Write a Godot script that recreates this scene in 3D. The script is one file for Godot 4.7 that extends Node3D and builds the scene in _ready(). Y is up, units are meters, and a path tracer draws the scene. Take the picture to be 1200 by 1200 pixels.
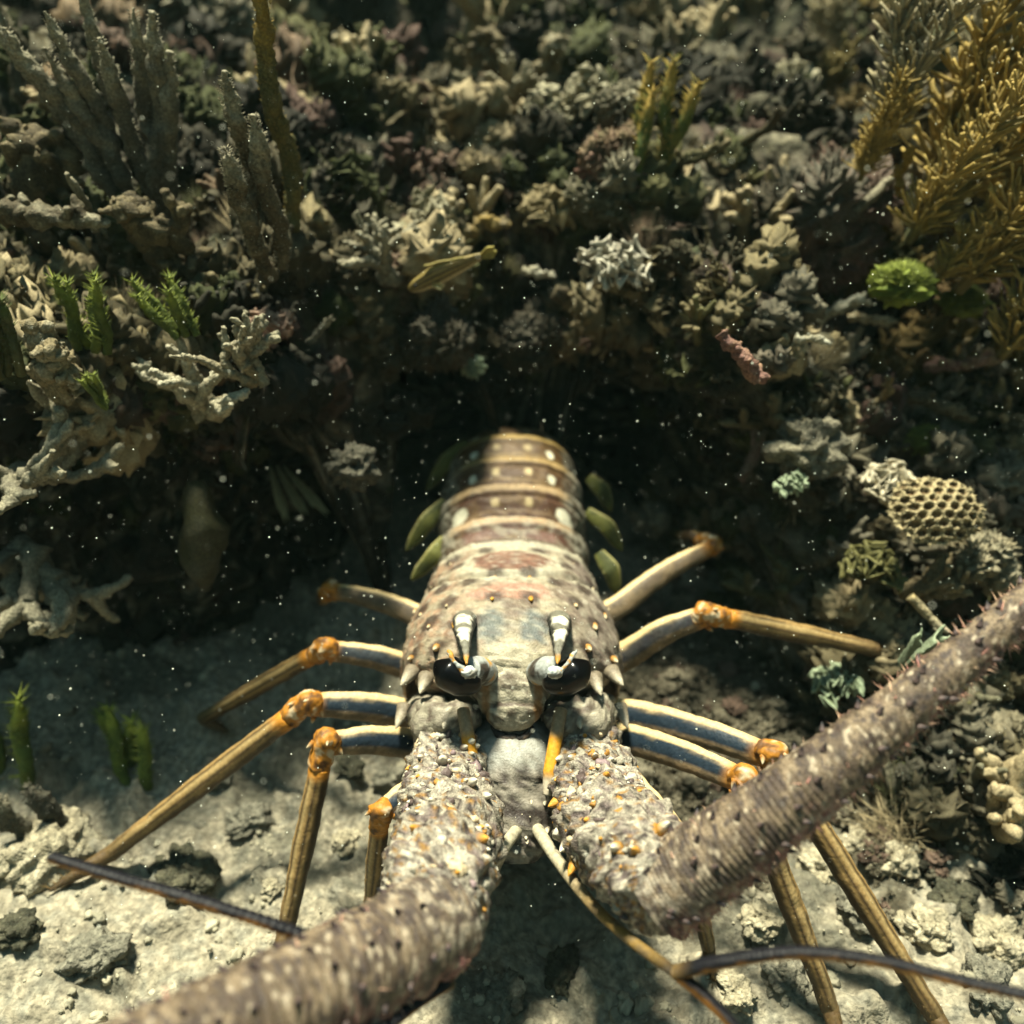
extends Node3D
# A spiny lobster in front of a reef ledge, in shallow water. Metres, y up; the sand lies near y = 0.

var CAM := Vector3(0, 0.291, 0.204)
const TILT := 37.0
const FOV := 60.0
var rng := RandomNumberGenerator.new()
var n_big := FastNoiseLite.new()
var n_mid := FastNoiseLite.new()
var n_fine := FastNoiseLite.new()
var n_grit := FastNoiseLite.new()
var used := {}
var M := {}
var reef_v := PackedVector3Array()
var reef_n := PackedVector3Array()
var buckets := {}


# ---------------------------------------------------------------- mesh collecting
class Geo:
	var v := PackedVector3Array()
	var c := PackedColorArray()
	var i := PackedInt32Array()
	func add(p: Vector3, col: Color) -> int:
		v.append(p)
		col.a = 1.0
		c.append(col)
		return v.size() - 1
	func tri(a: int, b: int, d: int):
		i.append(a); i.append(b); i.append(d)
	func quad(a: int, b: int, d: int, e: int):
		i.append(a); i.append(b); i.append(d)
		i.append(a); i.append(d); i.append(e)
	func closed():
		# turn a closed shape right side out (front faces run clockwise)
		var s := 0.0
		var o: Vector3 = v[0]
		for k in range(0, i.size(), 3):
			s += (v[i[k]] - o).dot((v[i[k + 1]] - o).cross(v[i[k + 2]] - o))
		if s > 0.0:
			for k in range(0, i.size(), 3):
				var t := i[k]
				i[k] = i[k + 1]
				i[k + 1] = t
	func join(g: Geo, at := Transform3D.IDENTITY):
		var n := v.size()
		v.append_array(at * g.v)
		c.append_array(g.c)
		for k in g.i:
			i.append(k + n)
	func mesh() -> ArrayMesh:
		var a := []
		a.resize(Mesh.ARRAY_MAX)
		a[Mesh.ARRAY_VERTEX] = v
		a[Mesh.ARRAY_COLOR] = c
		a[Mesh.ARRAY_INDEX] = i
		var am := ArrayMesh.new()
		am.add_surface_from_arrays(Mesh.PRIMITIVE_TRIANGLES, a)
		var st := SurfaceTool.new()
		st.create_from(am, 0)
		st.generate_normals()
		return st.commit()


func catmull(p: Array, t: float) -> Vector3:
	var n := p.size() - 1
	var f := clampf(t, 0.0, 1.0) * n
	var k := mini(int(f), n - 1)
	var a: Vector3 = p[maxi(k - 1, 0)]
	var b: Vector3 = p[k]
	var c: Vector3 = p[k + 1]
	var d: Vector3 = p[mini(k + 2, n)]
	return b.cubic_interpolate(c, a, d, f - k)


func pick(p: Array, t: float):
	var n := p.size() - 1
	var f := clampf(t, 0.0, 1.0) * n
	var k := mini(int(f), n - 1)
	return lerp(p[k], p[k + 1], f - k)


# A round-ended tube along points. radii: Vector2(across, along up). colour(t, angle, point); bump(t, angle, point) in metres.
func sweep(g: Geo, pts: Array, radii: Array, sides: int, rings: int, colour: Callable, bump = null, up := Vector3.UP, smooth := true):
	var base := g.v.size()
	var local := Geo.new()
	var along: Vector3 = pts[pts.size() - 1] - pts[0]
	if absf(along.normalized().dot(up.normalized())) > 0.75:
		up = Vector3(0.1, 0, 1) if absf(up.y) > 0.8 else Vector3(1, 0, 0)
	for j in rings + 1:
		var t := float(j) / rings
		var p: Vector3 = catmull(pts, t) if smooth else pick(pts, t)
		var q: Vector3 = (catmull(pts, minf(t + 0.01, 1.0)) - catmull(pts, maxf(t - 0.01, 0.0)))
		var tang := q.normalized()
		var b := up - tang * up.dot(tang)
		if b.length() < 0.05:
			b = Vector3.BACK - tang * tang.z
		b = b.normalized()
		var side := tang.cross(b)
		var r: Vector2 = pick(radii, t)
		for s in sides:
			var an := TAU * s / sides
			var d := side * cos(an) * r.x + b * sin(an) * r.y
			var at := p + d
			if bump != null:
				at += d.normalized() * bump.call(t, an, at)
			local.add(at, colour.call(t, an, at))
	for j in rings:
		for s in sides:
			var s2 := (s + 1) % sides
			local.quad(j * sides + s, j * sides + s2, (j + 1) * sides + s2, (j + 1) * sides + s)
	var first: Vector3 = pts[0]
	var last: Vector3 = pts[pts.size() - 1]
	var a := local.add(first, local.c[0])
	var e := local.add(last, local.c[rings * sides])
	for s in sides:
		var s2 := (s + 1) % sides
		local.tri(a, s2, s)
		local.tri(e, rings * sides + s, rings * sides + s2)
	local.closed()
	g.join(local)


func cone(g: Geo, at: Vector3, to: Vector3, r: float, base_col: Color, tip_col: Color, sides := 7):
	sweep(g, [at, at.lerp(to, 0.5), to], [Vector2(r, r), Vector2(r * 0.62, r * 0.62), Vector2(r * 0.08, r * 0.08)], sides, 4, func(t, _a, _p): return base_col.lerp(tip_col, smoothstep(0.35, 0.7, t)))


# A lumpy ball: a sphere grid pushed by noise.
func lump(g: Geo, at: Vector3, r: Vector3, amp: float, freq: float, seed_off: Vector3, colour: Callable, la := 12, lo := 16, crisp := 1.0):
	var l := Geo.new()
	var top := l.add(at + Vector3(0, r.y, 0), colour.call(at + Vector3(0, r.y, 0)))
	for j in range(1, la):
		for s in lo:
			var th := PI * j / la
			var ph := TAU * s / lo
			var d := Vector3(sin(th) * cos(ph), cos(th), sin(th) * sin(ph))
			var k := 1.0 + amp * n_mid.get_noise_3dv((d * freq + seed_off) * 10.0) + crisp * amp * 0.6 * n_mid.get_noise_3dv((d * freq * 2.3 + seed_off) * 10.0) + crisp * amp * 0.4 * n_mid.get_noise_3dv((d * freq * 5.0 + seed_off) * 10.0)
			var p := at + d * r * k
			l.add(p, colour.call(p))
	var bot := l.add(at - Vector3(0, r.y, 0), colour.call(at))
	for s in lo:
		var s2 := (s + 1) % lo
		l.tri(top, 1 + s, 1 + s2)
		l.tri(bot, 1 + (la - 2) * lo + s2, 1 + (la - 2) * lo + s)
		for j in la - 2:
			l.quad(1 + j * lo + s, 1 + (j + 1) * lo + s, 1 + (j + 1) * lo + s2, 1 + j * lo + s2)
	l.closed()
	g.join(l)


# ---------------------------------------------------------------- scene tree
func numbered(called: String) -> String:
	var n: int = used.get(called, 0)
	used[called] = n + 1
	return called if n == 0 else "%s_%03d" % [called, n]


func tag(o: Node, label: String, category: String, group := ""):
	o.set_meta("label", label)
	o.set_meta("category", category)
	if group != "":
		o.set_meta("group", group)


func put(called: String, mesh: Mesh, mat: Material, parent: Node = self) -> MeshInstance3D:
	var o := MeshInstance3D.new()
	o.name = numbered(called) if parent == self else called
	o.mesh = mesh
	o.material_override = mat
	o.cast_shadow = GeometryInstance3D.SHADOW_CASTING_SETTING_ON
	parent.add_child(o, true)
	return o


func thing(called: String, label: String, category: String, at := Vector3.ZERO, group := "") -> Node3D:
	var o := Node3D.new()
	o.name = numbered(called)
	add_child(o)
	o.position = at
	tag(o, label, category, group)
	return o


# ---------------------------------------------------------------- where things stand, measured on the photograph (1200 pixels a side)
func look(x: float, y: float) -> Vector3:
	var f := 600.0 / tan(deg_to_rad(FOV / 2))
	var a := deg_to_rad(TILT)
	return Vector3((x - 600) / f, 0, 0) + Vector3(0, cos(a), -sin(a)) * ((600 - y) / f) + Vector3(0, -sin(a), -cos(a))


func far(x: float, y: float, d: float) -> Vector3:
	return CAM + look(x, y) * d


func level(x: float, y: float, h: float) -> Vector3:
	var d := look(x, y)
	return CAM + d * ((h - CAM.y) / d.y)


func pixel(p: Vector3) -> Vector3:
	var a := deg_to_rad(TILT)
	var v := p - CAM
	var z := v.dot(Vector3(0, -sin(a), -cos(a)))
	var f := 600.0 / tan(deg_to_rad(FOV / 2))
	return Vector3(600 + f * v.x / z, 600 - f * v.dot(Vector3(0, cos(a), -sin(a))) / z, z)


# ---------------------------------------------------------------- materials
func noise(seed_: int, freq: float, oct := 4, kind := FastNoiseLite.TYPE_SIMPLEX_SMOOTH) -> FastNoiseLite:
	var n := FastNoiseLite.new()
	n.seed = seed_
	n.frequency = freq
	n.noise_type = kind
	n.fractal_octaves = oct
	return n


func noise_tex(seed_: int, freq: float, lo: Color, hi: Color, oct := 5, size := 512) -> NoiseTexture2D:
	var t := NoiseTexture2D.new()
	t.width = size
	t.height = size
	t.seamless = true
	t.noise = noise(seed_, freq, oct)
	var r := Gradient.new()
	r.set_color(0, lo)
	r.set_color(1, hi)
	t.color_ramp = r
	return t


func skin(called: String, rough: float, scale: float, relief: float, tex: Texture2D, grain: Texture2D, world := false) -> StandardMaterial3D:
	var m := StandardMaterial3D.new()
	m.resource_name = called
	m.vertex_color_use_as_albedo = true
	m.roughness = rough
	m.metallic_specular = 0.35
	m.uv1_triplanar = true
	m.uv1_world_triplanar = world
	m.uv1_scale = Vector3.ONE * scale
	if grain:
		m.albedo_texture = grain
	if relief > 0:
		m.heightmap_enabled = true
		m.heightmap_texture = tex
		m.heightmap_scale = relief
	return m


func build_materials():
	var rough_tex := noise_tex(3, 0.02, Color.BLACK, Color.WHITE, 6)
	var pits := noise_tex(9, 0.05, Color.BLACK, Color.WHITE, 4)
	var grain := noise_tex(5, 0.035, Color(0.45, 0.45, 0.45), Color(1, 1, 1), 5)
	var soft_grain := noise_tex(6, 0.02, Color(0.72, 0.72, 0.7), Color(1, 1, 1), 5)
	M.reef = skin("reef rock", 0.9, 9.0, 0.6, rough_tex, grain, true)
	M.sand = skin("coral sand", 0.9, 14.0, 0.12, pits, grain, true)
	M.stone = skin("rubble", 0.9, 22.0, 0.12, pits, grain)
	M.growth = skin("algae", 0.8, 40.0, 0.06, pits, grain)
	M.growth.backlight_enabled = true
	M.growth.backlight = Color(0.12, 0.12, 0.08)
	M.leaf = skin("leafy algae", 0.7, 40.0, 0.03, pits, soft_grain)
	M.leaf.backlight_enabled = true
	M.leaf.backlight = Color(0.35, 0.35, 0.2)
	M.turf = skin("turf", 0.85, 2.5, 0.0, null, grain)
	M.turf.backlight_enabled = true
	M.turf.backlight = Color(0.2, 0.2, 0.13)
	M.grit = skin("grit", 0.9, 1.5, 0.0, null, soft_grain)
	M.shell = skin("lobster shell", 0.5, 45.0, 0.025, pits, soft_grain)
	M.spiny = skin("spiny shell", 0.55, 60.0, 0.04, pits, grain)
	M.leg = skin("leg shell", 0.55, 60.0, 0.02, rough_tex, soft_grain)
	M.eye = StandardMaterial3D.new()
	M.eye.albedo_color = Color(0.02, 0.018, 0.02)
	M.eye.roughness = 0.3
	M.eye.metallic_specular = 0.25
	M.eye.clearcoat_enabled = true
	M.eye.clearcoat = 0.25
	M.eye.clearcoat_roughness = 0.1
	M.hair = skin("bristles", 0.7, 10.0, 0.0, null, null)
	M.hair.backlight_enabled = true
	M.hair.backlight = Color(0.4, 0.4, 0.4)
	M.speck = StandardMaterial3D.new()
	M.speck.albedo_color = Color(0.85, 0.86, 0.8)
	M.speck.roughness = 0.6


# ================================================================ the scene
func _ready():
	rng.seed = 77
	# camera
	var cam := Camera3D.new()
	cam.name = "camera"
	cam.fov = FOV
	cam.near = 0.01
	cam.far = 30.0
	cam.position = CAM
	cam.rotation_degrees = Vector3(-TILT, 0, 0)
	var lens := CameraAttributesPhysical.new()
	lens.frustum_focal_length = 12.0 / tan(deg_to_rad(FOV / 2))
	lens.frustum_focus_distance = 0.256
	lens.frustum_near = 0.01
	lens.frustum_far = 30.0
	lens.exposure_aperture = 4.8
	cam.attributes = lens
	add_child(cam)
	cam.current = true
	# light from the surface: a bright round window overhead, dim water all round
	var env := WorldEnvironment.new()
	env.name = "water_light"
	var e := Environment.new()
	e.background_mode = Environment.BG_SKY
	e.tonemap_mode = Environment.TONE_MAPPER_LINEAR
	e.tonemap_exposure = 2.9
	e.sdfgi_enabled = true
	e.ssao_enabled = true
	e.ssil_enabled = true
	var im := Image.create(128, 64, false, Image.FORMAT_RGBF)
	for y in 64:
		var elev := PI / 2 - PI * (y + 0.5) / 64
		var w := smoothstep(0.75, 1.3, elev)
		var dim := Color(0.006, 0.014, 0.014).lerp(Color(0.022, 0.046, 0.046), smoothstep(-0.6, 0.6, elev))
		var col := dim.lerp(Color(0.17, 0.29, 0.33), w)
		for x in 128:
			im.set_pixel(x, y, col)
	var sky_mat := PanoramaSkyMaterial.new()
	sky_mat.panorama = ImageTexture.create_from_image(im)
	var sky := Sky.new()
	sky.sky_material = sky_mat
	e.sky = sky
	# the water itself
	e.fog_enabled = true
	e.fog_density = 0.012
	e.fog_light_color = Color(0.72, 0.9, 0.86)
	env.environment = e
	add_child(env)
	var sun := DirectionalLight3D.new()
	sun.name = "sun"
	sun.light_energy = 1.6
	sun.light_color = Color(1.0, 0.98, 0.87)
	sun.light_angular_distance = 9.0
	sun.shadow_enabled = true
	add_child(sun)
	sun.look_at_from_position(Vector3.ZERO, Vector3(0.12, -0.9, 0.31))
	# noise
	n_big = noise(11, 9.0, 4)
	n_mid = noise(12, 4.0, 4)
	n_fine = noise(13, 170.0, 3)
	n_grit = noise(14, 420.0, 2)
	build_materials()
	build_seabed()
	build_reef()
	build_lobster()
	build_growth()
	build_fish()
	build_rubble()
	build_turf()
	build_specks()


# ---------------------------------------------------------------- setting
func sand_height(x: float, z: float) -> float:
	var h := 0.012 * n_mid.get_noise_2d(x * 3.0, z * 3.0) + 0.006 * n_big.get_noise_2d(x * 2.2, z * 2.2)
	h += 0.0016 * n_big.get_noise_2d(x * 9.0 + 4.0, z * 9.0) + 0.0006 * n_fine.get_noise_2d(x, z)
	# stones half buried in the sand stand up as rounded lumps
	var q := n_big.get_noise_2d(x * 5.0 + 7.0, z * 5.0 + 3.0)
	h += 0.005 * smoothstep(0.08, 0.5, q)
	return h - 0.003


func apron(x: float, z: float) -> float:
	var q := n_big.get_noise_2d(x * 3.0 + 1.0, z * 3.0) * 0.05
	return smoothstep(0.03, 0.055, x + q) * smoothstep(0.035, 0.01, z - q - 0.12 * maxf(0.0, x - 0.12)) * smoothstep(-0.14, -0.1, z)


func build_seabed():
	var g := Geo.new()
	var xs := []
	var zs := []
	for k in 331:
		var u := (k - 165) / 165.0
		xs.append(0.36 * u + 1.9 * pow(u, 9.0))
	for k in 261:
		var u := (k - 130) / 130.0
		zs.append(0.01 + 0.23 * u + 1.9 * pow(u, 9.0))
	for z in zs:
		for x in xs:
			var p := Vector3(x, sand_height(x, z), z)
			var a := n_big.get_noise_2d(x * 1.6 + 3.0, z * 1.6 + 8.0)
			var b := n_fine.get_noise_2d(x * 0.8, z * 0.8)
			var col := Color(0.44, 0.395, 0.29).lerp(Color(0.36, 0.34, 0.265), smoothstep(-0.1, 0.4, b))
			# grey-green algal film lies on the sand in patches
			col = col.lerp(Color(0.14, 0.135, 0.1), smoothstep(0.02, 0.4, a + 0.15 * b) * 0.75)
			# brown rubble and algae film on the floor at the foot of the right-hand reef
			col = col.lerp(Color(0.12, 0.105, 0.07), apron(x, z))
			g.add(p, col)
	var w := xs.size()
	for j in zs.size() - 1:
		for k in w - 1:
			g.quad(j * w + k, j * w + k + 1, (j + 1) * w + k + 1, (j + 1) * w + k)
	var o := put("seabed", g.mesh(), M.sand)
	o.set_meta("kind", "structure")


var LEDGE := [Vector2(-0.30, -0.04), Vector2(-0.31, 0.01), Vector2(-0.30, 0.06), Vector2(-0.26, 0.10), Vector2(-0.2, 0.115), Vector2(-0.14, 0.117), Vector2(-0.105, 0.125), Vector2(-0.095, 0.14), Vector2(-0.115, 0.158), Vector2(-0.17, 0.172), Vector2(-0.25, 0.185), Vector2(-0.36, 0.2), Vector2(-0.52, 0.215), Vector2(-0.75, 0.235), Vector2(-1.1, 0.29), Vector2(-1.7, 0.42)]
var SLOPE := [Vector2(0.10, -0.05), Vector2(0.06, -0.025), Vector2(0.03, -0.004), Vector2(0.0, 0.014), Vector2(-0.03, 0.03), Vector2(-0.062, 0.05), Vector2(-0.094, 0.07), Vector2(-0.125, 0.092), Vector2(-0.155, 0.118), Vector2(-0.19, 0.145), Vector2(-0.245, 0.172), Vector2(-0.34, 0.195), Vector2(-0.5, 0.215), Vector2(-0.75, 0.24), Vector2(-1.1, 0.3), Vector2(-1.7, 0.42)]


func reef_base(x: float, t: float) -> Vector3:
	var w := smoothstep(0.075, 0.15, x + 0.02 * n_big.get_noise_1d(t * 3.0))
	var f := t * (LEDGE.size() - 1)
	var k := mini(int(f), LEDGE.size() - 2)
	var q: Vector2 = LEDGE[k].lerp(LEDGE[k + 1], f - k).lerp(SLOPE[k].lerp(SLOPE[k + 1], f - k), w)
	# the hole goes deep only in the middle; at the left its back wall stands close behind the lip
	var hole := exp(-pow((x + 0.01) / 0.085, 4.0))
	var back := lerpf(-0.115 - 0.05 * q.y, q.x, hole) if t < 0.36 else q.x
	q.x = lerpf(maxf(q.x, back) if t < 0.36 else q.x, q.x, w)
	q.x -= 0.05 * exp(-pow((x + 0.005) / 0.075, 4.0)) * smoothstep(0.25, 0.4, t) * smoothstep(1.0, 0.6, t) * (1.0 - w)
	var shift := 0.03 * n_mid.get_noise_1d(x * 14.0)
	# far left the reef comes forward
	var fl := smoothstep(-0.13, -0.25, x)
	return Vector3(x, q.y + 0.018 * n_mid.get_noise_1d(x * 9.0 + 5.0) * smoothstep(0.0, 0.1, q.y), q.x + shift * (1.0 - w) + fl * 0.02 + smoothstep(-0.05, -0.1, x) * 0.018)


func reef_colour(p: Vector3) -> Color:
	var a := n_big.get_noise_3dv(p * 2.2)
	var b := n_big.get_noise_3dv(p * 5.0 + Vector3(3, 1, 7))
	var c := n_fine.get_noise_3dv(p * 0.7)
	var col := Color(0.05, 0.045, 0.025).lerp(Color(0.105, 0.095, 0.06), smoothstep(-0.3, 0.3, a))
	col = col.lerp(Color(0.11, 0.068, 0.058), smoothstep(0.1, 0.4, b) * 0.7)
	col = col.lerp(Color(0.04, 0.05, 0.018), smoothstep(0.1, 0.4, -b) * 0.7)
	col = col.lerp(Color(0.02, 0.018, 0.013), 0.85 * smoothstep(0.125, 0.105, p.y) * smoothstep(0.1, 0.06, p.x))  # shade of the hole under the ledge, painted into the rock colour
	var pale_slope := smoothstep(0.08, 0.14, p.x) * smoothstep(-0.16, -0.09, p.z)  # paler grey-buff over the lower right slope
	col = col.lerp(Color(0.25, 0.23, 0.165), pale_slope * smoothstep(-0.25, 0.2, b + 0.5 * c) * 0.8)
	col = col.lerp(Color(0.26, 0.235, 0.165), smoothstep(0.2, 0.45, c + 0.3 * a))
	return col


func build_reef():
	var g := Geo.new()
	var xs := []
	for k in 361:
		var u := (k - 180) / 180.0
		xs.append(0.42 * u + 1.0 * pow(u, 7.0))
	var ts := []
	for k in 321:
		ts.append(k / 320.0)
	var hollows := []
	for h in [[865, 60, 0.07], [440, 60, 0.065], [560, 20, 0.06], [930, 190, 0.03], [150, 330, 0.03], [620, 200, 0.025], [840, 330, 0.03], [420, 250, 0.03]]:
		var c := level(h[0], h[1], 0.19)
		hollows.append(Vector3(c.x, c.z, h[2]))
	var w := xs.size()
	for t in ts:
		for x in xs:
			var p := reef_base(x, t)
			var du := reef_base(x + 0.004, t) - p
			var dv := reef_base(x, minf(t + 0.004, 1.0)) - reef_base(x, maxf(t - 0.004, 0.0))
			var nrm := du.cross(dv).normalized()
			var b1 := n_big.get_noise_3dv(p * 1.0)
			var b2 := absf(n_big.get_noise_3dv(p * 2.6 + Vector3(5, 2, 1)))
			var b3 := n_big.get_noise_3dv(p * 7.0)
			var grow := smoothstep(0.0, 0.25, -p.z - 0.1)
			var d := b1 * (0.022 + 0.035 * grow) + (0.25 - b2) * (0.02 + 0.04 * grow) + b3 * 0.008 + n_fine.get_noise_3dv(p * 0.8) * 0.0026
			p += nrm * d
			for h in hollows:
				var q: float = Vector2(p.x - h.x, p.z - h.y).length() / h.z
				if q < 2.0:
					p.y -= 0.15 * exp(-q * q * 1.5)
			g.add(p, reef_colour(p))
			reef_n.append(nrm)
	reef_v = g.v
	for j in ts.size() - 1:
		for k in w - 1:
			g.quad(j * w + k, (j + 1) * w + k, (j + 1) * w + k + 1, j * w + k + 1)
	var o := put("reef_rock", g.mesh(), M.reef)
	o.set_meta("kind", "structure")
	for k in reef_v.size():
		var s := pixel(reef_v[k])
		if s.z < 0.05 or absf(s.x - 600) > 720 or absf(s.y - 600) > 720:
			continue
		var key := Vector2i(int(s.x / 16), int(s.y / 16))
		if not buckets.has(key) or buckets[key].y > s.z:
			buckets[key] = Vector2(k, s.z)


# the nearest piece of reef in that direction: [point, normal]
func on_reef(x: float, y: float) -> Array:
	var best := Vector2(-1, 99)
	for r in [0, 1, 2, 4]:
		for i in range(-r, r + 1):
			for j in range(-r, r + 1):
				var key := Vector2i(int(x / 16) + i, int(y / 16) + j)
				if buckets.has(key) and buckets[key].y < best.y:
					best = buckets[key]
		if best.x >= 0:
			break
	var d: float = best.y if best.x >= 0 else 0.4
	var nrm: Vector3 = reef_n[int(best.x)] if best.x >= 0 else Vector3.UP
	var p := far(x, y, d)
	var g := level(x, y, sand_height(0, 0))
	if look(x, y).y < 0 and (g - CAM).length() < (p - CAM).length():
		p = level(x, y, 0.0)
		p.y = sand_height(p.x, p.z)
		nrm = Vector3.UP
	return [p, nrm]


# ---------------------------------------------------------------- the lobster
var TOP := [Vector2(0.015, 0.084), Vector2(0.006, 0.0895), Vector2(-0.012, 0.0915), Vector2(-0.03, 0.0885), Vector2(-0.045, 0.0838), Vector2(-0.058, 0.0782), Vector2(-0.072, 0.0765), Vector2(-0.086, 0.0795), Vector2(-0.1, 0.082), Vector2(-0.114, 0.083), Vector2(-0.128, 0.0825), Vector2(-0.14, 0.0785), Vector2(-0.15, 0.069), Vector2(-0.156, 0.054), Vector2(-0.158, 0.036)]


const THORNS := [Vector2(0.0062, -0.031), Vector2(0.0062, -0.0145), Vector2(0.0150, -0.026), Vector2(0.0178, -0.005), Vector2(0.0275, -0.010), Vector2(0.0125, -0.004), Vector2(0.0250, -0.028), Vector2(0.0215, -0.0165), Vector2(0.0315, -0.022), Vector2(0.0200, -0.042), Vector2(0.0290, -0.042), Vector2(0.0335, -0.002), Vector2(0.0245, 0.002), Vector2(0.0345, -0.034), Vector2(0.0098, -0.0515), Vector2(0.0225, -0.053)]


func body_colour(t: float, an: float, p: Vector3) -> Color:
	var a := n_big.get_noise_3dv(p * 9.0)
	var b := n_fine.get_noise_3dv(p * 1.5)
	var c := n_big.get_noise_3dv(p * 20.0 + Vector3(4, 4, 4))
	var cream := Color(0.31, 0.265, 0.19)
	var pale := Color(0.42, 0.385, 0.295)
	if p.z > -0.0585:
		var col := cream.lerp(Color(0.19, 0.145, 0.11), smoothstep(-0.05, 0.35, a))
		col = col.lerp(Color(0.40, 0.22, 0.14), smoothstep(-0.005, -0.03, p.x) * smoothstep(-0.25, 0.25, c) * 0.55)
		col = col.lerp(Color(0.21, 0.17, 0.155), smoothstep(0.01, 0.032, p.x) * 0.65)
		# brown saddle before the rear edge, with its pale rim
		var e := Vector2(p.x / 0.0150, (p.z + 0.0405) / 0.0095).length() + 0.2 * a
		col = col.lerp(pale, smoothstep(1.45, 1.2, e) * smoothstep(0.9, 1.05, e) * 0.9)
		col = col.lerp(Color(0.15, 0.075, 0.055).lerp(Color(0.26, 0.15, 0.11), smoothstep(0.0, 0.3, c)), smoothstep(1.05, 0.85, e))
		e = Vector2(p.x / 0.015, (p.z + 0.0175) / 0.0055).length() + 0.4 * a
		col = col.lerp(Color(0.34, 0.17, 0.125), smoothstep(1.1, 0.7, e) * 0.8)
		# pale arc across, from flank to flank
		var arc := absf(p.z + 0.0265 + 9.0 * p.x * p.x + 0.003 * c)
		col = col.lerp(pale, smoothstep(0.0026, 0.001, arc) * 0.8)
		# two slate patches behind the eyes and the cream front
		e = Vector2((absf(p.x) - 0.0075) / 0.0052, (p.z + 0.0015) / 0.0065).length() + 0.5 * c
		col = col.lerp(Color(0.095, 0.115, 0.12), smoothstep(1.15, 0.75, e) * 0.85)
		e = Vector2(p.x / 0.0115, (p.z - 0.011) / 0.0065).length() + 0.2 * c
		col = col.lerp(Color(0.42, 0.38, 0.28), smoothstep(1.1, 0.7, e) * 0.9)
		# fine net of pale lines and brown flecks
		col = col.lerp(pale, smoothstep(0.05, 0.0, absf(c)) * 0.45)
		col = col.lerp(Color(0.09, 0.065, 0.05), smoothstep(0.28, 0.45, b) * 0.6)
		col = col.lerp(Color(0.45, 0.42, 0.34), smoothstep(0.26, 0.4, -b) * 0.45)
		for m in THORNS:
			var dd := Vector2(absf(p.x) - m.x, p.z - m.y).length()
			if dd < 0.004:
				col = col.lerp(Color(0.05, 0.034, 0.028), smoothstep(0.0038, 0.0022, dd) * 0.85)
		# dark rear margin with a pale hem
		var hem := -0.0575 - p.z
		col = col.lerp(pale, smoothstep(-0.0042, -0.003, hem) * 0.8)
		col = col.lerp(Color(0.08, 0.05, 0.035), smoothstep(-0.0012, -0.0004, hem) * 0.9)
		return col
	# tail: brown bands with pale rear edges
	var q: float = seg_of(p.z, t)
	var s := fposmod(q, 1.0)
	var far_ := smoothstep(-0.07, -0.13, p.z)
	var brown := Color(0.075, 0.036, 0.024).lerp(Color(0.085, 0.048, 0.016), far_)
	var edge := Color(0.36, 0.25, 0.15).lerp(Color(0.29, 0.2, 0.07), far_)
	var col2 := brown.lerp(Color(0.14, 0.085, 0.042), smoothstep(-0.05, 0.4, a + 0.4 * b))
	col2 = col2.lerp(edge, smoothstep(0.76, 0.84, s + 0.04 * c))
	col2 = col2.lerp(Color(0.05, 0.03, 0.02), smoothstep(0.1, 0.02, s))
	col2 = col2.lerp(edge * 0.85, smoothstep(0.06, 0.02, absf(s - 0.3 + 0.06 * a)) * 0.45)
	if q < 1.0:
		col2 = col2.lerp(pale * 0.8, 0.5 * smoothstep(-0.05, 0.25, c))
		col2 = col2.lerp(Color(0.2, 0.11, 0.09), smoothstep(0.25, 0.1, absf(s - 0.4)) * smoothstep(0.0, 0.012, absf(p.x) - 0.002) * smoothstep(0.02, 0.016, absf(p.x)) * 0.7)
	# speckled grey flanks
	var fl := smoothstep(0.019, 0.027, absf(p.x) + 0.004 * a)
	col2 = col2.lerp(Color(0.27, 0.25, 0.2).lerp(Color(0.08, 0.065, 0.045), smoothstep(-0.1, 0.25, b)), fl)
	# white spots
	for k in [1, 2, 3, 4]:
		var big: bool = k == 1
		for sx in [-1, 1]:
			var z0: float = seg_z(k + 0.42)
			var d1 := Vector2(p.x - sx * (0.0212 if big else 0.0165), (p.z - z0) * (1.35 if big else 0.9)).length() + 0.0004 * b
			col2 = col2.lerp(Color(0.78, 0.74, 0.58), smoothstep(0.0036 if big else 0.0019, 0.0029 if big else 0.0011, d1) * (1.0 if k < 4 else 0.5))
			var d2 := Vector2(p.x - sx * 0.0068, p.z - seg_z(k + 0.5)).length()
			col2 = col2.lerp(Color(0.56, 0.44, 0.24), smoothstep(0.0022, 0.0010, d2 + 0.0005 * b) * (0.9 if k < 3 else 0.55))
	return col2


const SEG := 0.0172
func seg_of(z: float, t: float) -> float:
	if z > -0.1395:
		return (-0.0585 - z) / SEG
	return 4.7 + (t - 0.786) * 9.0


func seg_z(q: float) -> float:
	return -0.0585 - q * SEG


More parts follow.
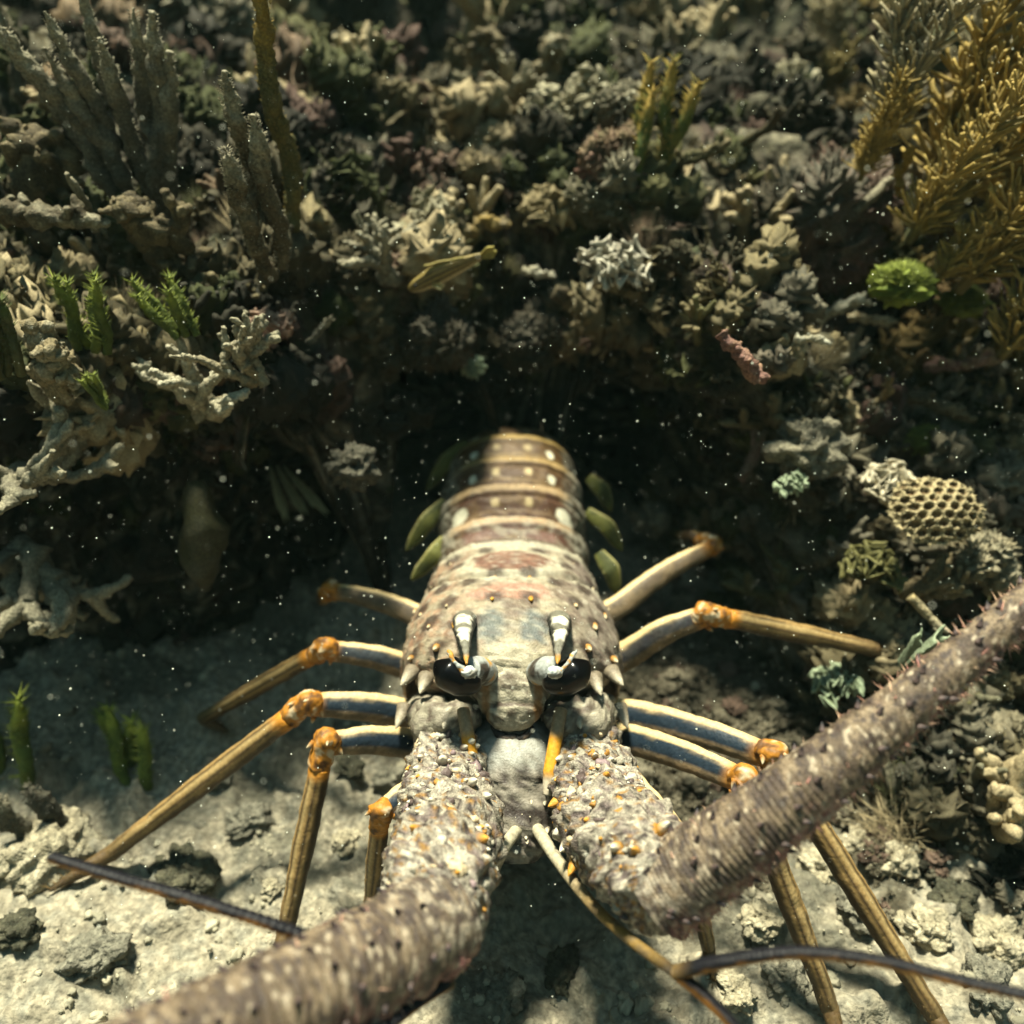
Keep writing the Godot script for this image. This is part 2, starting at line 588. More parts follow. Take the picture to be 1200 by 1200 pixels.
func body_geo() -> Geo:
	var g := Geo.new()
	var rows := 300
	var sides := 150
	var W := [0.029, 0.0362, 0.0392, 0.0388, 0.0360, 0.0308, 0.0300, 0.0302, 0.0298, 0.0287, 0.027, 0.025, 0.0225, 0.019, 0.012]
	var H := [0.026, 0.034, 0.038, 0.0375, 0.0345, 0.028, 0.0245, 0.0245, 0.024, 0.023, 0.022, 0.02, 0.0175, 0.014, 0.008]
	for j in rows + 1:
		var t := float(j) / rows
		var q: Vector2 = pick(TOP, t)
		var f := t * (TOP.size() - 1)
		var k := mini(int(f), TOP.size() - 2)
		q = TOP[k].cubic_interpolate(TOP[k + 1], TOP[maxi(k - 1, 0)], TOP[mini(k + 2, TOP.size() - 1)], f - k)
		var q2: Vector2 = pick(TOP, minf(t + 0.03, 1.0)) - pick(TOP, maxf(t - 0.03, 0.0))
		var tang := Vector3(0, q2.y, q2.x).normalized()
		var nrm := Vector3(1, 0, 0).cross(tang)
		if nrm.y < 0 and q.x > -0.13:
			nrm = -nrm
		if nrm.z > 0.3 and q.x < -0.13:
			nrm = -nrm
		var w: float = pick(W, t)
		var h: float = pick(H, t)
		var flare := 1.0
		if q.x < -0.0585:
			var s := seg_of(q.x, t)
			flare = 1.0 + 0.15 * smoothstep(0.0, 0.85, fposmod(s, 1.0)) - 0.09
		elif q.x < -0.05:
			flare = 1.0 + 0.09 * smoothstep(-0.052, -0.0575, q.x)
		var mid := Vector3(0, q.y, q.x) - nrm * h
		for s in sides:
			var an := TAU * s / sides
			var cx := signf(cos(an)) * pow(absf(cos(an)), 0.82)
			var cy := signf(sin(an)) * pow(absf(sin(an)), 0.9)
			var p := mid + Vector3(w * flare * cx, 0, 0) + nrm * (cy * h * flare if cy > 0 else cy * 0.022)
			var out := (p - mid).normalized()
			var d := 0.0
			if p.z > -0.0575:
				d = 0.0007 * smoothstep(0.05, 0.4, n_fine.get_noise_3dv(p * 1.3)) + 0.0003 * n_fine.get_noise_3dv(p * 2.6) + 0.0008 * n_big.get_noise_3dv(p * 6.0)
				# the groove across the back
				d -= 0.0022 * smoothstep(0.003, 0.0, absf(p.z + 0.0285 + 10.0 * p.x * p.x))
			else:
				var sg := fposmod(seg_of(q.x, t), 1.0)
				d = 0.0005 * n_fine.get_noise_3dv(p) - 0.0009 * smoothstep(0.07, 0.02, absf(sg - 0.67))
			p += out * d
			g.add(p, body_colour(t, an, p))
	for j in rows:
		for s in sides:
			var s2 := (s + 1) % sides
			g.quad(j * sides + s, j * sides + s2, (j + 1) * sides + s2, (j + 1) * sides + s)
	var a := g.add(Vector3(0, 0.058, 0.012), Color(0.2, 0.17, 0.12))
	var e := g.add(Vector3(0, 0.03, -0.15), Color(0.2, 0.13, 0.05))
	for s in sides:
		var s2 := (s + 1) % sides
		g.tri(a, s2, s)
		g.tri(e, rows * sides + s, rows * sides + s2)
	g.closed()
	return g


func crust_colour(p: Vector3) -> Color:
	# fouled, speckled shell of the antenna bases
	var a := n_fine.get_noise_3dv(p * 1.1)
	var b := n_fine.get_noise_3dv(p * 2.2 + Vector3(2, 3, 4))
	var c := n_grit.get_noise_3dv(p * 1.1)
	var col := Color(0.42, 0.375, 0.30).lerp(Color(0.23, 0.18, 0.165), smoothstep(-0.1, 0.3, a))
	col = col.lerp(Color(0.72, 0.66, 0.53), smoothstep(0.08, 0.28, b))
	col = col.lerp(Color(0.06, 0.045, 0.04), smoothstep(0.2, 0.36, c))
	col = col.lerp(Color(0.40, 0.22, 0.06), smoothstep(0.24, 0.36, -c) * smoothstep(-0.15, 0.1, a))
	return col


func flagellum_colour(t: float, an: float, p: Vector3) -> Color:
	var a := n_fine.get_noise_3dv(p * 0.8)
	var b := n_grit.get_noise_3dv(p * 0.7)
	var under := smoothstep(0.5, -0.2, sin(an) + 0.8 * n_big.get_noise_3dv(p * 8.0))
	var col := Color(0.17, 0.125, 0.085).lerp(Color(0.34, 0.255, 0.17), smoothstep(-0.2, 0.3, a)).lerp(Color(0.5, 0.44, 0.35), smoothstep(0.25, 0.0, t) * smoothstep(-0.2, 0.3, b)).lerp(Color(0.07, 0.05, 0.045), smoothstep(0.0, 0.3, n_big.get_noise_3dv(p * 14.0)) * 0.75)
	col = col.lerp(Color(0.33, 0.13, 0.12).lerp(Color(0.66, 0.43, 0.33), smoothstep(-0.05, 0.3, b)), under)
	col = col.lerp(Color(0.6, 0.5, 0.37), smoothstep(0.36, 0.5, b))
	col = col.lerp(Color(0.1, 0.075, 0.07), smoothstep(0.24, 0.4, -b))
	return col


func build_lobster():
	var L := thing("spiny_lobster", "large spiny lobster facing the camera, backing its banded brown tail under the reef ledge", "lobster")
	put("body", body_geo().mesh(), M.shell, L)

	# front of the head: brow shield, snout and the plate between the antenna bases
	var face := Geo.new()
	sweep(face, [Vector3(0, 0.068, -0.004), Vector3(0, 0.0760, 0.010), Vector3(0, 0.0762, 0.0165), Vector3(0, 0.0725, 0.0215), Vector3(0, 0.0695, 0.023)],
		[Vector2(0.0165, 0.012), Vector2(0.0150, 0.0108), Vector2(0.0112, 0.0062), Vector2(0.0088, 0.0038), Vector2(0.004, 0.0015)], 60, 70,
		func(t, an, p):
			var c := n_fine.get_noise_3dv(p)
			var col := Color(0.40, 0.365, 0.28).lerp(Color(0.17, 0.145, 0.11), smoothstep(-0.05, 0.25, c)).lerp(Color(0.52, 0.48, 0.38), smoothstep(0.1, 0.35, n_fine.get_noise_3dv(p * 2.0)))
			# folds across the muzzle and down its sides
			col = col.lerp(Color(0.07, 0.045, 0.035), smoothstep(0.0009, 0.0004, absf(p.z - 0.0212 + 7.0 * p.x * p.x)) * smoothstep(0.0075, 0.006, absf(p.x)) * 0.85)
			col = col.lerp(Color(0.09, 0.055, 0.04), smoothstep(0.0009, 0.0004, absf(p.z - 0.0155 - 9.0 * p.x * p.x)) * 0.6)
			col = col.lerp(Color(0.36, 0.16, 0.04), smoothstep(0.0018, 0.0008, absf(absf(p.x) - 0.0082)) * 0.7)
			return col,
		func(_t, _an, p): return 0.0011 * n_fine.get_noise_3dv(p) - 0.0007 * smoothstep(0.001, 0.0003, absf(p.z - 0.0212 + 7.0 * p.x * p.x)))
	var lip := Geo.new()
	sweep(lip, [Vector3(-0.0066, 0.0700, 0.0222), Vector3(-0.004, 0.0687, 0.0248), Vector3(0, 0.0682, 0.0256), Vector3(0.004, 0.0687, 0.0248), Vector3(0.0066, 0.0700, 0.0222)], [Vector2(0.0005, 0.0004), Vector2(0.0014, 0.0012), Vector2(0.0017, 0.0014), Vector2(0.0014, 0.0012), Vector2(0.0005, 0.0004)], 12, 24, func(_t, _an, p): return Color(0.02, 0.016, 0.018).lerp(Color(0.12, 0.09, 0.07), smoothstep(0.1, 0.35, n_fine.get_noise_3dv(p * 1.6))), func(_t, _an, p): return 0.0008 * n_fine.get_noise_3dv(p * 1.5))
	put("mouth_fold", lip.mesh(), M.leg, L)
	put("snout", face.mesh(), M.shell, L)
	var plate := Geo.new()
	sweep(plate, [Vector3(0, 0.056, 0.012), Vector3(0, 0.06, 0.026), Vector3(0, 0.055, 0.036), Vector3(0, 0.049, 0.0465), Vector3(0, 0.044, 0.053)],
		[Vector2(0.014, 0.008), Vector2(0.0142, 0.0092), Vector2(0.0138, 0.009), Vector2(0.0128, 0.008), Vector2(0.007, 0.004)], 40, 48,
		func(t, an, p):
			var c := n_fine.get_noise_3dv(p * 0.9)
			var front := smoothstep(0.033, 0.037, p.z + 0.003 * c)
			var col := Color(0.36, 0.36, 0.33).lerp(Color(0.24, 0.23, 0.2), smoothstep(0.0, 0.3, n_grit.get_noise_3dv(p * 0.7)))
			return col.lerp(Color(0.27, 0.24, 0.2).lerp(Color(0.06, 0.05, 0.045), smoothstep(-0.15, 0.15, c)), front),
		func(_t, _an, p): return 0.0005 * n_fine.get_noise_3dv(p * 1.2) + 0.0022 * n_fine.get_noise_3dv(p * 1.3) * smoothstep(0.032, 0.038, p.z))
	for k in 14:
		var p := Vector3(rng.randf_range(-0.011, 0.011), 0.0595, rng.randf_range(0.036, 0.05))
		p.y = 0.064 - (p.z - 0.03) * 0.62 - 10.0 * p.x * p.x
		cone(plate, p, p + Vector3(0, 0.0025, 0.0035), 0.0013, Color(0.35, 0.3, 0.22), Color(0.62, 0.55, 0.42))
	put("head_plate", plate.mesh(), M.shell, L)

	for s in [-1, 1]:
		# horn over the eye
		var h := Geo.new()
		var hx := func(v: Vector3): return Vector3(v.x * s, v.y, v.z)
		sweep(h, [hx.call(Vector3(0.0152, 0.0845, -0.009)), hx.call(Vector3(0.0152, 0.0925, -0.001)), hx.call(Vector3(0.0148, 0.0985, 0.009)), hx.call(Vector3(0.0139, 0.1015, 0.018)), hx.call(Vector3(0.0131, 0.1025, 0.0265))],
			[Vector2(0.0042, 0.0044), Vector2(0.0034, 0.0038), Vector2(0.0024, 0.0029), Vector2(0.0014, 0.0018), Vector2(0.0002, 0.0002)], 24, 60,
			func(t, an, p):
				var c := n_fine.get_noise_3dv(p * 1.4)
				var f: float = cos(an) + 0.3 * c
				var col := Color(0.16, 0.15, 0.12).lerp(Color(0.03, 0.028, 0.026), smoothstep(0.75, 0.4, f))
				var w1 := smoothstep(0.09, 0.05, absf(t - 0.42 + 0.05 * c)) + smoothstep(0.1, 0.06, absf(t - 0.65 + 0.05 * c))
				col = col.lerp(Color(0.66, 0.63, 0.53), clampf(w1, 0, 1) * smoothstep(0.55, 0.75, f))
				col = col.lerp(Color(0.20, 0.18, 0.14), smoothstep(0.22, 0.1, t))
				return col.lerp(Color(0.45, 0.22, 0.04), smoothstep(0.86, 0.93, t)),
			func(t, an, p): return 0.0004 * n_fine.get_noise_3dv(p * 1.4), Vector3(0, 0.75, 0.66))
		put("horn", h.mesh(), M.leg, L)
		# eye on its stalk
		var st := Geo.new()
		sweep(st, [hx.call(Vector3(0.0075, 0.0815, 0.011)), hx.call(Vector3(0.010, 0.0895, 0.017)), hx.call(Vector3(0.0130, 0.0935, 0.0205))],
			[Vector2(0.0038, 0.0038), Vector2(0.0046, 0.0044), Vector2(0.004, 0.004)], 20, 20,
			func(t, an, p): return Color(0.36, 0.38, 0.37).lerp(Color(0.06, 0.05, 0.04), smoothstep(0.1, 0.3, n_fine.get_noise_3dv(p * 0.7))).lerp(Color(0.6, 0.3, 0.05), smoothstep(0.3, 0.42, n_fine.get_noise_3dv(p * 0.7 + Vector3(1, 1, 1)))))
		var stalk := put("eye_stalk", st.mesh(), M.leg, L)
		var eg := Geo.new()
		sweep(eg, [hx.call(Vector3(0.0098, 0.0893, 0.0212)), hx.call(Vector3(0.0112, 0.0898, 0.0217)), hx.call(Vector3(0.0155, 0.0913, 0.0219)), hx.call(Vector3(0.0198, 0.0932, 0.0206)), hx.call(Vector3(0.0232, 0.0948, 0.0186))],
			[Vector2(0.0008, 0.0008), Vector2(0.0038, 0.0038), Vector2(0.0052, 0.0052), Vector2(0.0052, 0.0052), Vector2(0.0007, 0.0007)], 26, 26,
			func(_t, _an, _p): return Color(0.02, 0.018, 0.02))
		var ball := put("eye", eg.mesh(), M.eye, L)
		var rim := Geo.new()
		sweep(rim, [far(600 + s * 75, 762, 0.2575), far(600 + s * 71, 769, 0.2555), far(600 + s * 65, 778, 0.2545), far(600 + s * 56, 786, 0.2540)], [Vector2(0.0004, 0.0004), Vector2(0.0008, 0.0007), Vector2(0.0005, 0.0005), Vector2(0.0009, 0.0009)], 14, 24, func(t, an, p): return Color(0.34, 0.36, 0.35).lerp(Color(0.5, 0.25, 0.05), smoothstep(0.1, 0.25, n_fine.get_noise_3dv(p * 1.5))), func(_t, _an, p): return 0.0007 * n_fine.get_noise_3dv(p * 1.6))
		lump(rim, far(600 + s * 50, 788, 0.2540), Vector3(0.0023, 0.0018, 0.0018), 0.3, 0.1, Vector3(s, 2, 3), func(p): return Color(0.5, 0.56, 0.57).lerp(Color(0.3, 0.28, 0.24), smoothstep(0.0, 0.3, n_fine.get_noise_3dv(p * 1.3))), 14, 18)
		put("white_rim", rim.mesh(), M.leg, ball)
		# orange ridge running down from the eye
		var rg := Geo.new()
		sweep(rg, [hx.call(Vector3(0.0152, 0.0765, 0.021)), hx.call(Vector3(0.0135, 0.0735, 0.029)), hx.call(Vector3(0.0115, 0.068, 0.038)), hx.call(Vector3(0.0105, 0.064, 0.0435))],
			[Vector2(0.002, 0.002), Vector2(0.0021, 0.0021), Vector2(0.0022, 0.0022), Vector2(0.0012, 0.0012)], 12, 24,
			func(t, _an, _p): return Color(0.34, 0.25, 0.15).lerp(Color(0.7, 0.33, 0.03), smoothstep(0.3, 0.38, t) * smoothstep(0.75, 0.66, t)).lerp(Color(0.6, 0.52, 0.4), smoothstep(0.72, 0.8, t)))
		put("orange_ridge", rg.mesh(), M.leg, L)
		# cheek of the shell between eye and antenna base
		var ck := Geo.new()
		sweep(ck, [hx.call(Vector3(0.0310, 0.054, 0.003)), hx.call(Vector3(0.0268, 0.0620, 0.0125)), hx.call(Vector3(0.0235, 0.0680, 0.0190)), hx.call(Vector3(0.0165, 0.0690, 0.0190)), hx.call(Vector3(0.0115, 0.0680, 0.0150))],
			[Vector2(0.005, 0.006), Vector2(0.0072, 0.0082), Vector2(0.0078, 0.008), Vector2(0.0062, 0.0066), Vector2(0.003, 0.003)], 36, 50,
			func(t, an, p): return Color(0.27, 0.24, 0.19).lerp(Color(0.13, 0.105, 0.085), smoothstep(-0.1, 0.25, n_fine.get_noise_3dv(p))).lerp(Color(0.45, 0.41, 0.32), smoothstep(0.15, 0.35, n_fine.get_noise_3dv(p * 1.7))),
			func(t, an, p): return 0.0022 * n_fine.get_noise_3dv(p * 0.7) + 0.0008 * n_fine.get_noise_3dv(p * 1.9))
		for q in [[0.0315, 0.064, 0.009], [0.0262, 0.0695, 0.0165], [0.0205, 0.0735, 0.0220], [0.0290, 0.0585, 0.0170], [0.0235, 0.0645, 0.0240]]:
			var at: Vector3 = hx.call(Vector3(q[0], q[1], q[2]))
			cone(ck, at, at + Vector3(s * 0.0005, 0.0012, 0.0052), 0.0019, Color(0.3, 0.25, 0.19), Color(0.6, 0.54, 0.42), 9)
		put("cheek", ck.mesh(), M.shell, L)
		build_antenna(L, s)
		build_antennule(L, s)
	build_carapace_spines(L)
	build_legs(L)
	build_swimmerets(L)


func build_carapace_spines(L: Node3D):
	# large thorns along the front edge and rows of small ones over the shell
	var big := [[-0.0325, 0.075, 0.004, -0.004, 0.003, 0.011], [-0.0275, 0.0765, 0.008, -0.002, 0.002, 0.011], [-0.0355, 0.062, 0.008, -0.003, 0.0, 0.012], [-0.021, 0.081, 0.009, -0.001, 0.004, 0.009],
		[0.0325, 0.075, 0.004, 0.004, 0.003, 0.011], [0.0265, 0.0765, 0.008, 0.002, 0.002, 0.012], [0.0355, 0.062, 0.008, 0.003, 0.0, 0.012], [0.021, 0.081, 0.009, 0.001, 0.004, 0.009]]
	for b in big:
		var g := Geo.new()
		var at := Vector3(b[0], b[1], b[2])
		cone(g, at, at + Vector3(b[3], b[4], b[5]) * 0.72, 0.0029, Color(0.2, 0.165, 0.125), Color(0.48, 0.43, 0.33), 12)
		put("spine", g.mesh(), M.shell, L)
	for side in [-1, 1]:
		for m in THORNS:
			var x: float = side * (m.x + rng.randf_range(-0.0004, 0.0004))
			var t := clampf((0.015 - m.y) / 0.073, 0, 1)
			var top: float = lerpf(0.0915, 0.0785, smoothstep(0.35, 1.0, t))
			var y := top - 0.036 * (1.0 - sqrt(maxf(0.0, 1.0 - pow(absf(x) / 0.0395, 2.3))))
			var n := Vector3(x * 12.0, 0.8, 0.35).normalized()
			var g := Geo.new()
			var rr := rng.randf_range(0.0011, 0.0018)
			var at := Vector3(x, y - 0.001, m.y)
			cone(g, at, at + n * 0.0020 + Vector3(0, 0.001, rr * 2.0), rr, Color(0.4, 0.2, 0.05), Color(0.66, 0.36, 0.06) if absf(x) < 0.02 else Color(0.6, 0.5, 0.33), 9)
			put("thorn", g.mesh(), M.shell, L)


func build_antenna(L: Node3D, s: int):
	# the stout spiny base, in three pieces that follow one another
	var root := far(522, 892, 0.278) if s < 0 else far(690, 892, 0.278)
	var mid := far(526, 968, 0.246) if s < 0 else far(712, 965, 0.248)
	var elbow := far(508, 1066, 0.208) if s < 0 else far(778, 1040, 0.213)
	var base := Geo.new()
	var crust := func(_t, _an, p): return crust_colour(p)
	var rough := func(_t, _an, p): return 0.0034 * n_fine.get_noise_3dv(p * 0.55) + 0.0016 * n_fine.get_noise_3dv(p * 1.4) + 0.0007 * n_grit.get_noise_3dv(p * 1.1)
	sweep(base, [root + Vector3(0, -0.006, -0.016), root, root.lerp(mid, 0.5), mid, mid.lerp(elbow, 0.55) + Vector3(0, 0.001, 0), elbow, elbow + (elbow - mid) * 0.12],
		[Vector2(0.0095, 0.009), Vector2(0.0112, 0.0102), Vector2(0.0128, 0.0118), Vector2(0.0140, 0.0126), Vector2(0.0138, 0.0124), Vector2(0.0120, 0.0112), Vector2(0.007, 0.006)], 72, 110, crust, rough)
	var ped := put("antenna_base", base.mesh(), M.spiny, L)
	# coarse grains that cover the shell
	var tones := [Color(0.56, 0.52, 0.43), Color(0.42, 0.385, 0.31), Color(0.40, 0.20, 0.045), Color(0.26, 0.19, 0.2), Color(0.12, 0.09, 0.085), Color(0.62, 0.5, 0.33)]
	var grains := Geo.new()
	for k in 340:
		var t := rng.randf()
		var line := [root, root.lerp(mid, 0.5), mid, mid.lerp(elbow, 0.5), elbow]
		var p := catmull(line, t)
		var tang := (catmull(line, minf(t + 0.05, 1)) - catmull(line, maxf(t - 0.05, 0))).normalized()
		var d := Vector3(rng.randf_range(-1, 1), rng.randf_range(-0.8, 1), rng.randf_range(-0.6, 1))
		d = (d - tang * tang.dot(d)).normalized()
		var b := (Vector3.UP - tang * tang.y).normalized()
		var e := Vector2(d.dot(tang.cross(b)), d.dot(b))
		var rr: Vector2 = pick([Vector2(0.0112, 0.0102), Vector2(0.0128, 0.0118), Vector2(0.0140, 0.0126), Vector2(0.0138, 0.0124), Vector2(0.0120, 0.0112)], t)
		var col: Color = tones[rng.randi_range(0, 5)]
		var r := 0.0005 + 0.0011 * pow(rng.randf(), 2.0)
		lump(grains, p + d * 0.96 / sqrt(pow(e.x / rr.x, 2) + pow(e.y / rr.y, 2)), Vector3(r * rng.randf_range(0.7, 1.5), r * rng.randf_range(0.6, 1.2), r * rng.randf_range(0.7, 1.5)), 0.9, 0.3, Vector3(k, 0, 0) * 0.3, func(_p): return col, 5, 7)
	put("shell_grains", grains.mesh(), M.shell, ped).set_meta("kind", "stuff")
	# thorns on it: pale or orange, dark at the foot
	var axis := [root, root.lerp(mid, 0.5), mid, mid.lerp(elbow, 0.5), elbow]
	var made := 0
	while made < 52:
		var t := rng.randf()
		var p := catmull(axis, t)
		var tang := (catmull(axis, minf(t + 0.05, 1)) - catmull(axis, maxf(t - 0.05, 0))).normalized()
		var toward := (Vector3(0, 0.6, 0.45) + Vector3(rng.randf_range(-1.2, 1.2), rng.randf_range(-0.9, 0.7), rng.randf_range(-0.6, 0.6)))
		toward = (toward - tang * toward.dot(tang)).normalized()
		var rad: float = pick([0.0107, 0.0122, 0.0132, 0.013, 0.0115], t)
		var at := p + toward * rad * 0.94
		var big := rng.randf() < 0.3
		var len_ := rng.randf_range(0.004, 0.0062) if big else rng.randf_range(0.002, 0.0038)
		var g := Geo.new()
		var orange := rng.randf() < 0.5
		cone(g, at, at + (toward * 0.8 + tang * 0.75).normalized() * len_, len_ * rng.randf_range(0.32, 0.45), Color(0.5, 0.25, 0.04) if orange else Color(0.2, 0.15, 0.12), Color(0.82, 0.76, 0.62) if rng.randf() < 0.7 else Color(0.62, 0.3, 0.05), 8)
		put("spine", g.mesh(), M.shell, ped)
		made += 1
	# the long whip
	var pts := []
	var radii := []
	if s < 0:
		pts = [far(518, 1072, 0.209), far(455, 1116, 0.195), far(388, 1148, 0.184), far(300, 1190, 0.172), far(200, 1236, 0.16), far(60, 1300, 0.148), far(-120, 1390, 0.137)]
		radii = [0.0118, 0.0114, 0.0108, 0.0102, 0.0096, 0.009, 0.0085]
	else:
		pts = [far(770, 1050, 0.215), far(815, 1018, 0.212), far(880, 970, 0.209), far(955, 912, 0.208), far(1050, 836, 0.21), far(1150, 752, 0.214), far(1290, 640, 0.222), far(1480, 500, 0.24)]
		radii = [0.0106, 0.0100, 0.0090, 0.0077, 0.0062, 0.0049, 0.0044, 0.004]
	var rv := []
	for r in radii:
		rv.append(Vector2(r, r))
	var whip := Geo.new()
	var total := 0.0
	for k in pts.size() - 1:
		total += pts[k].distance_to(pts[k + 1])
	var turns := total / 0.0024
	sweep(whip, pts, rv, 56, 300, func(t, an, p): return flagellum_colour(t, an, p),
		func(t, an, p): return 0.0003 * sin(TAU * turns * t + 2.5 * n_big.get_noise_3dv(p * 6.0)) * (0.35 + 0.65 * smoothstep(-0.1, 0.3, n_big.get_noise_3dv(p * 5.0))) + 0.0022 * n_fine.get_noise_3dv(p * 0.9) * smoothstep(0.5, -0.3, sin(an)) + 0.0003 * n_grit.get_noise_3dv(p))
	var fl := put("antenna_whip", whip.mesh(), M.spiny, L)
	var thorn := Geo.new()
	var fuzz := Geo.new()
	for row in 7:
		for k in 17:
			var t := (k + 0.5 * (row % 2) + rng.randf_range(-0.45, 0.45)) / 17.0
			if t < 0.05 or t > 0.98:
				continue
			var an := TAU * row / 7.0 + rng.randf_range(-0.4, 0.4)
			var p := catmull(pts, t)
			var tang := (catmull(pts, minf(t + 0.01, 1)) - catmull(pts, maxf(t - 0.01, 0))).normalized()
			var b := (Vector3.UP - tang * tang.y).normalized()
			var d := tang.cross(b) * cos(an) + b * sin(an)
			var r: float = pick(radii, t)
			var at := p + d * r * 0.97
			cone(thorn, at, at + d * 0.0019 + tang * 0.0016, 0.0009, Color(0.12, 0.085, 0.08), Color(0.015, 0.014, 0.018), 6)
	put("dark_spine_rows", thorn.mesh(), M.leg, fl).set_meta("kind", "stuff")
	# bristles and fouling, thickest below
	for k in (1200 if s < 0 else 3600):
		var t := pow(rng.randf(), 0.8)
		var an := rng.randf() * TAU
		if sin(an) > -0.05 and rng.randf() < 0.965:
			continue
		var p := catmull(pts, t)
		var tang := (catmull(pts, minf(t + 0.01, 1)) - catmull(pts, maxf(t - 0.01, 0))).normalized()
		var b := (Vector3.UP - tang * tang.y).normalized()
		var d := tang.cross(b) * cos(an) + b * sin(an)
		var r: float = pick(radii, t)
		var at := p + d * r * 0.98
		var len_ := rng.randf_range(0.0012, 0.0042)
		var tip := at + (d + Vector3(rng.randf_range(-0.7, 0.7), rng.randf_range(-0.7, 0.7), rng.randf_range(-0.7, 0.7))).normalized() * len_
		var col := Color(0.42, 0.19, 0.16).lerp(Color(0.58, 0.40, 0.27), rng.randf())
		blade(fuzz, at, tip, rng.randf_range(0.00012, 0.0003), col)
	put("bristles", fuzz.mesh(), M.hair, fl).set_meta("kind", "stuff")


# a thin three-sided hair
func blade(g: Geo, a: Vector3, b: Vector3, r: float, col: Color):
	var d := (b - a).normalized()
	var x := d.cross(Vector3(0.3, 0.9, 0.2)).normalized() * r
	var y := d.cross(x).normalized() * r
	var k := g.add(a + x, col)
	g.add(a - x * 0.5 + y * 0.87, col)
	g.add(a - x * 0.5 - y * 0.87, col)
	g.add(b, col)
	g.tri(k, k + 1, k + 3)
	g.tri(k + 1, k + 2, k + 3)
	g.tri(k + 2, k, k + 3)


func build_antennule(L: Node3D, s: int):
	var stem := Geo.new()
	var a: Array
	if s < 0:
		a = [far(606, 972, 0.266), far(588, 998, 0.252), far(568, 1048, 0.233), far(548, 1102, 0.215), far(525, 1150, 0.2)]
	else:
		a = [far(630, 972, 0.266), far(650, 1003, 0.25), far(692, 1058, 0.23), far(742, 1104, 0.212), far(792, 1140, 0.198)]
	sweep(stem, a, [Vector2(0.0019, 0.0019), Vector2(0.0018, 0.0018), Vector2(0.0015, 0.0015), Vector2(0.0014, 0.0014), Vector2(0.0013, 0.0013)], 14, 50,
		func(t, an, p):
			var col := Color(0.46, 0.42, 0.31).lerp(Color(0.26, 0.165, 0.05), smoothstep(0.2, 0.6, t)).lerp(Color(0.05, 0.035, 0.02), smoothstep(0.75, 1.0, t))
			col = col.lerp(Color(0.06, 0.045, 0.03), smoothstep(0.1, -0.3, sin(an)) * 0.8)
			return col.lerp(Color(0.1, 0.08, 0.06), smoothstep(0.1, 0.3, n_fine.get_noise_3dv(p)) * 0.6))
	var o := put("antennule", stem.mesh(), M.leg, L)
	var whips: Array
	if s < 0:
		whips = [[far(525, 1150, 0.2), far(445, 1140, 0.192), far(360, 1098, 0.186), far(240, 1058, 0.186), far(130, 1026, 0.19), far(60, 1004, 0.194)], [far(525, 1150, 0.2), far(490, 1172, 0.192), far(440, 1212, 0.18), far(380, 1265, 0.17)]]
	else:
		whips = [[far(792, 1140, 0.198), far(850, 1126, 0.19), far(935, 1116, 0.184), far(1030, 1126, 0.18), far(1120, 1148, 0.176), far(1230, 1172, 0.17)], [far(792, 1140, 0.198), far(822, 1164, 0.194), far(862, 1204, 0.188), far(920, 1270, 0.18)]]
	for w in whips:
		var g := Geo.new()
		var rr := []
		for k in w.size():
			var r := lerpf(0.0018, 0.0013, float(k) / w.size())
			rr.append(Vector2(r * 0.8, r * 1.15))
		var hand := 1.0 if s < 0 else -1.0
		sweep(g, w, rr, 14, 240, func(t, an, p):
			var col := Color(0.006, 0.006, 0.008).lerp(Color(0.46, 0.2, 0.03), smoothstep(-0.15, -0.5, cos(an) * hand + 0.25 * n_fine.get_noise_3dv(p)))
			return col.lerp(Color(0.16, 0.1, 0.035), smoothstep(0.12, 0.0, t) * 0.8),
			func(t, an, p): return 0.00016 * sin(t * 420.0), Vector3(0, 0.72, 0.69))
		var f := put("antennule_whip", g.mesh(), M.leg, o)
	# a fringe of brush hairs under the outer whip
	var hair := Geo.new()
	var w0: Array = whips[0]
	for k in 500:
		var t := rng.randf_range(0.35, 1.0)
		var p := catmull(w0, t)
		blade(hair, p, p + Vector3(rng.randf_range(-0.001, 0.001), -rng.randf_range(0.001, 0.0028), rng.randf_range(-0.001, 0.001)), 0.00014, Color(0.3, 0.15, 0.03))
	put("brush_hairs", hair.mesh(), M.hair, o).set_meta("kind", "stuff")


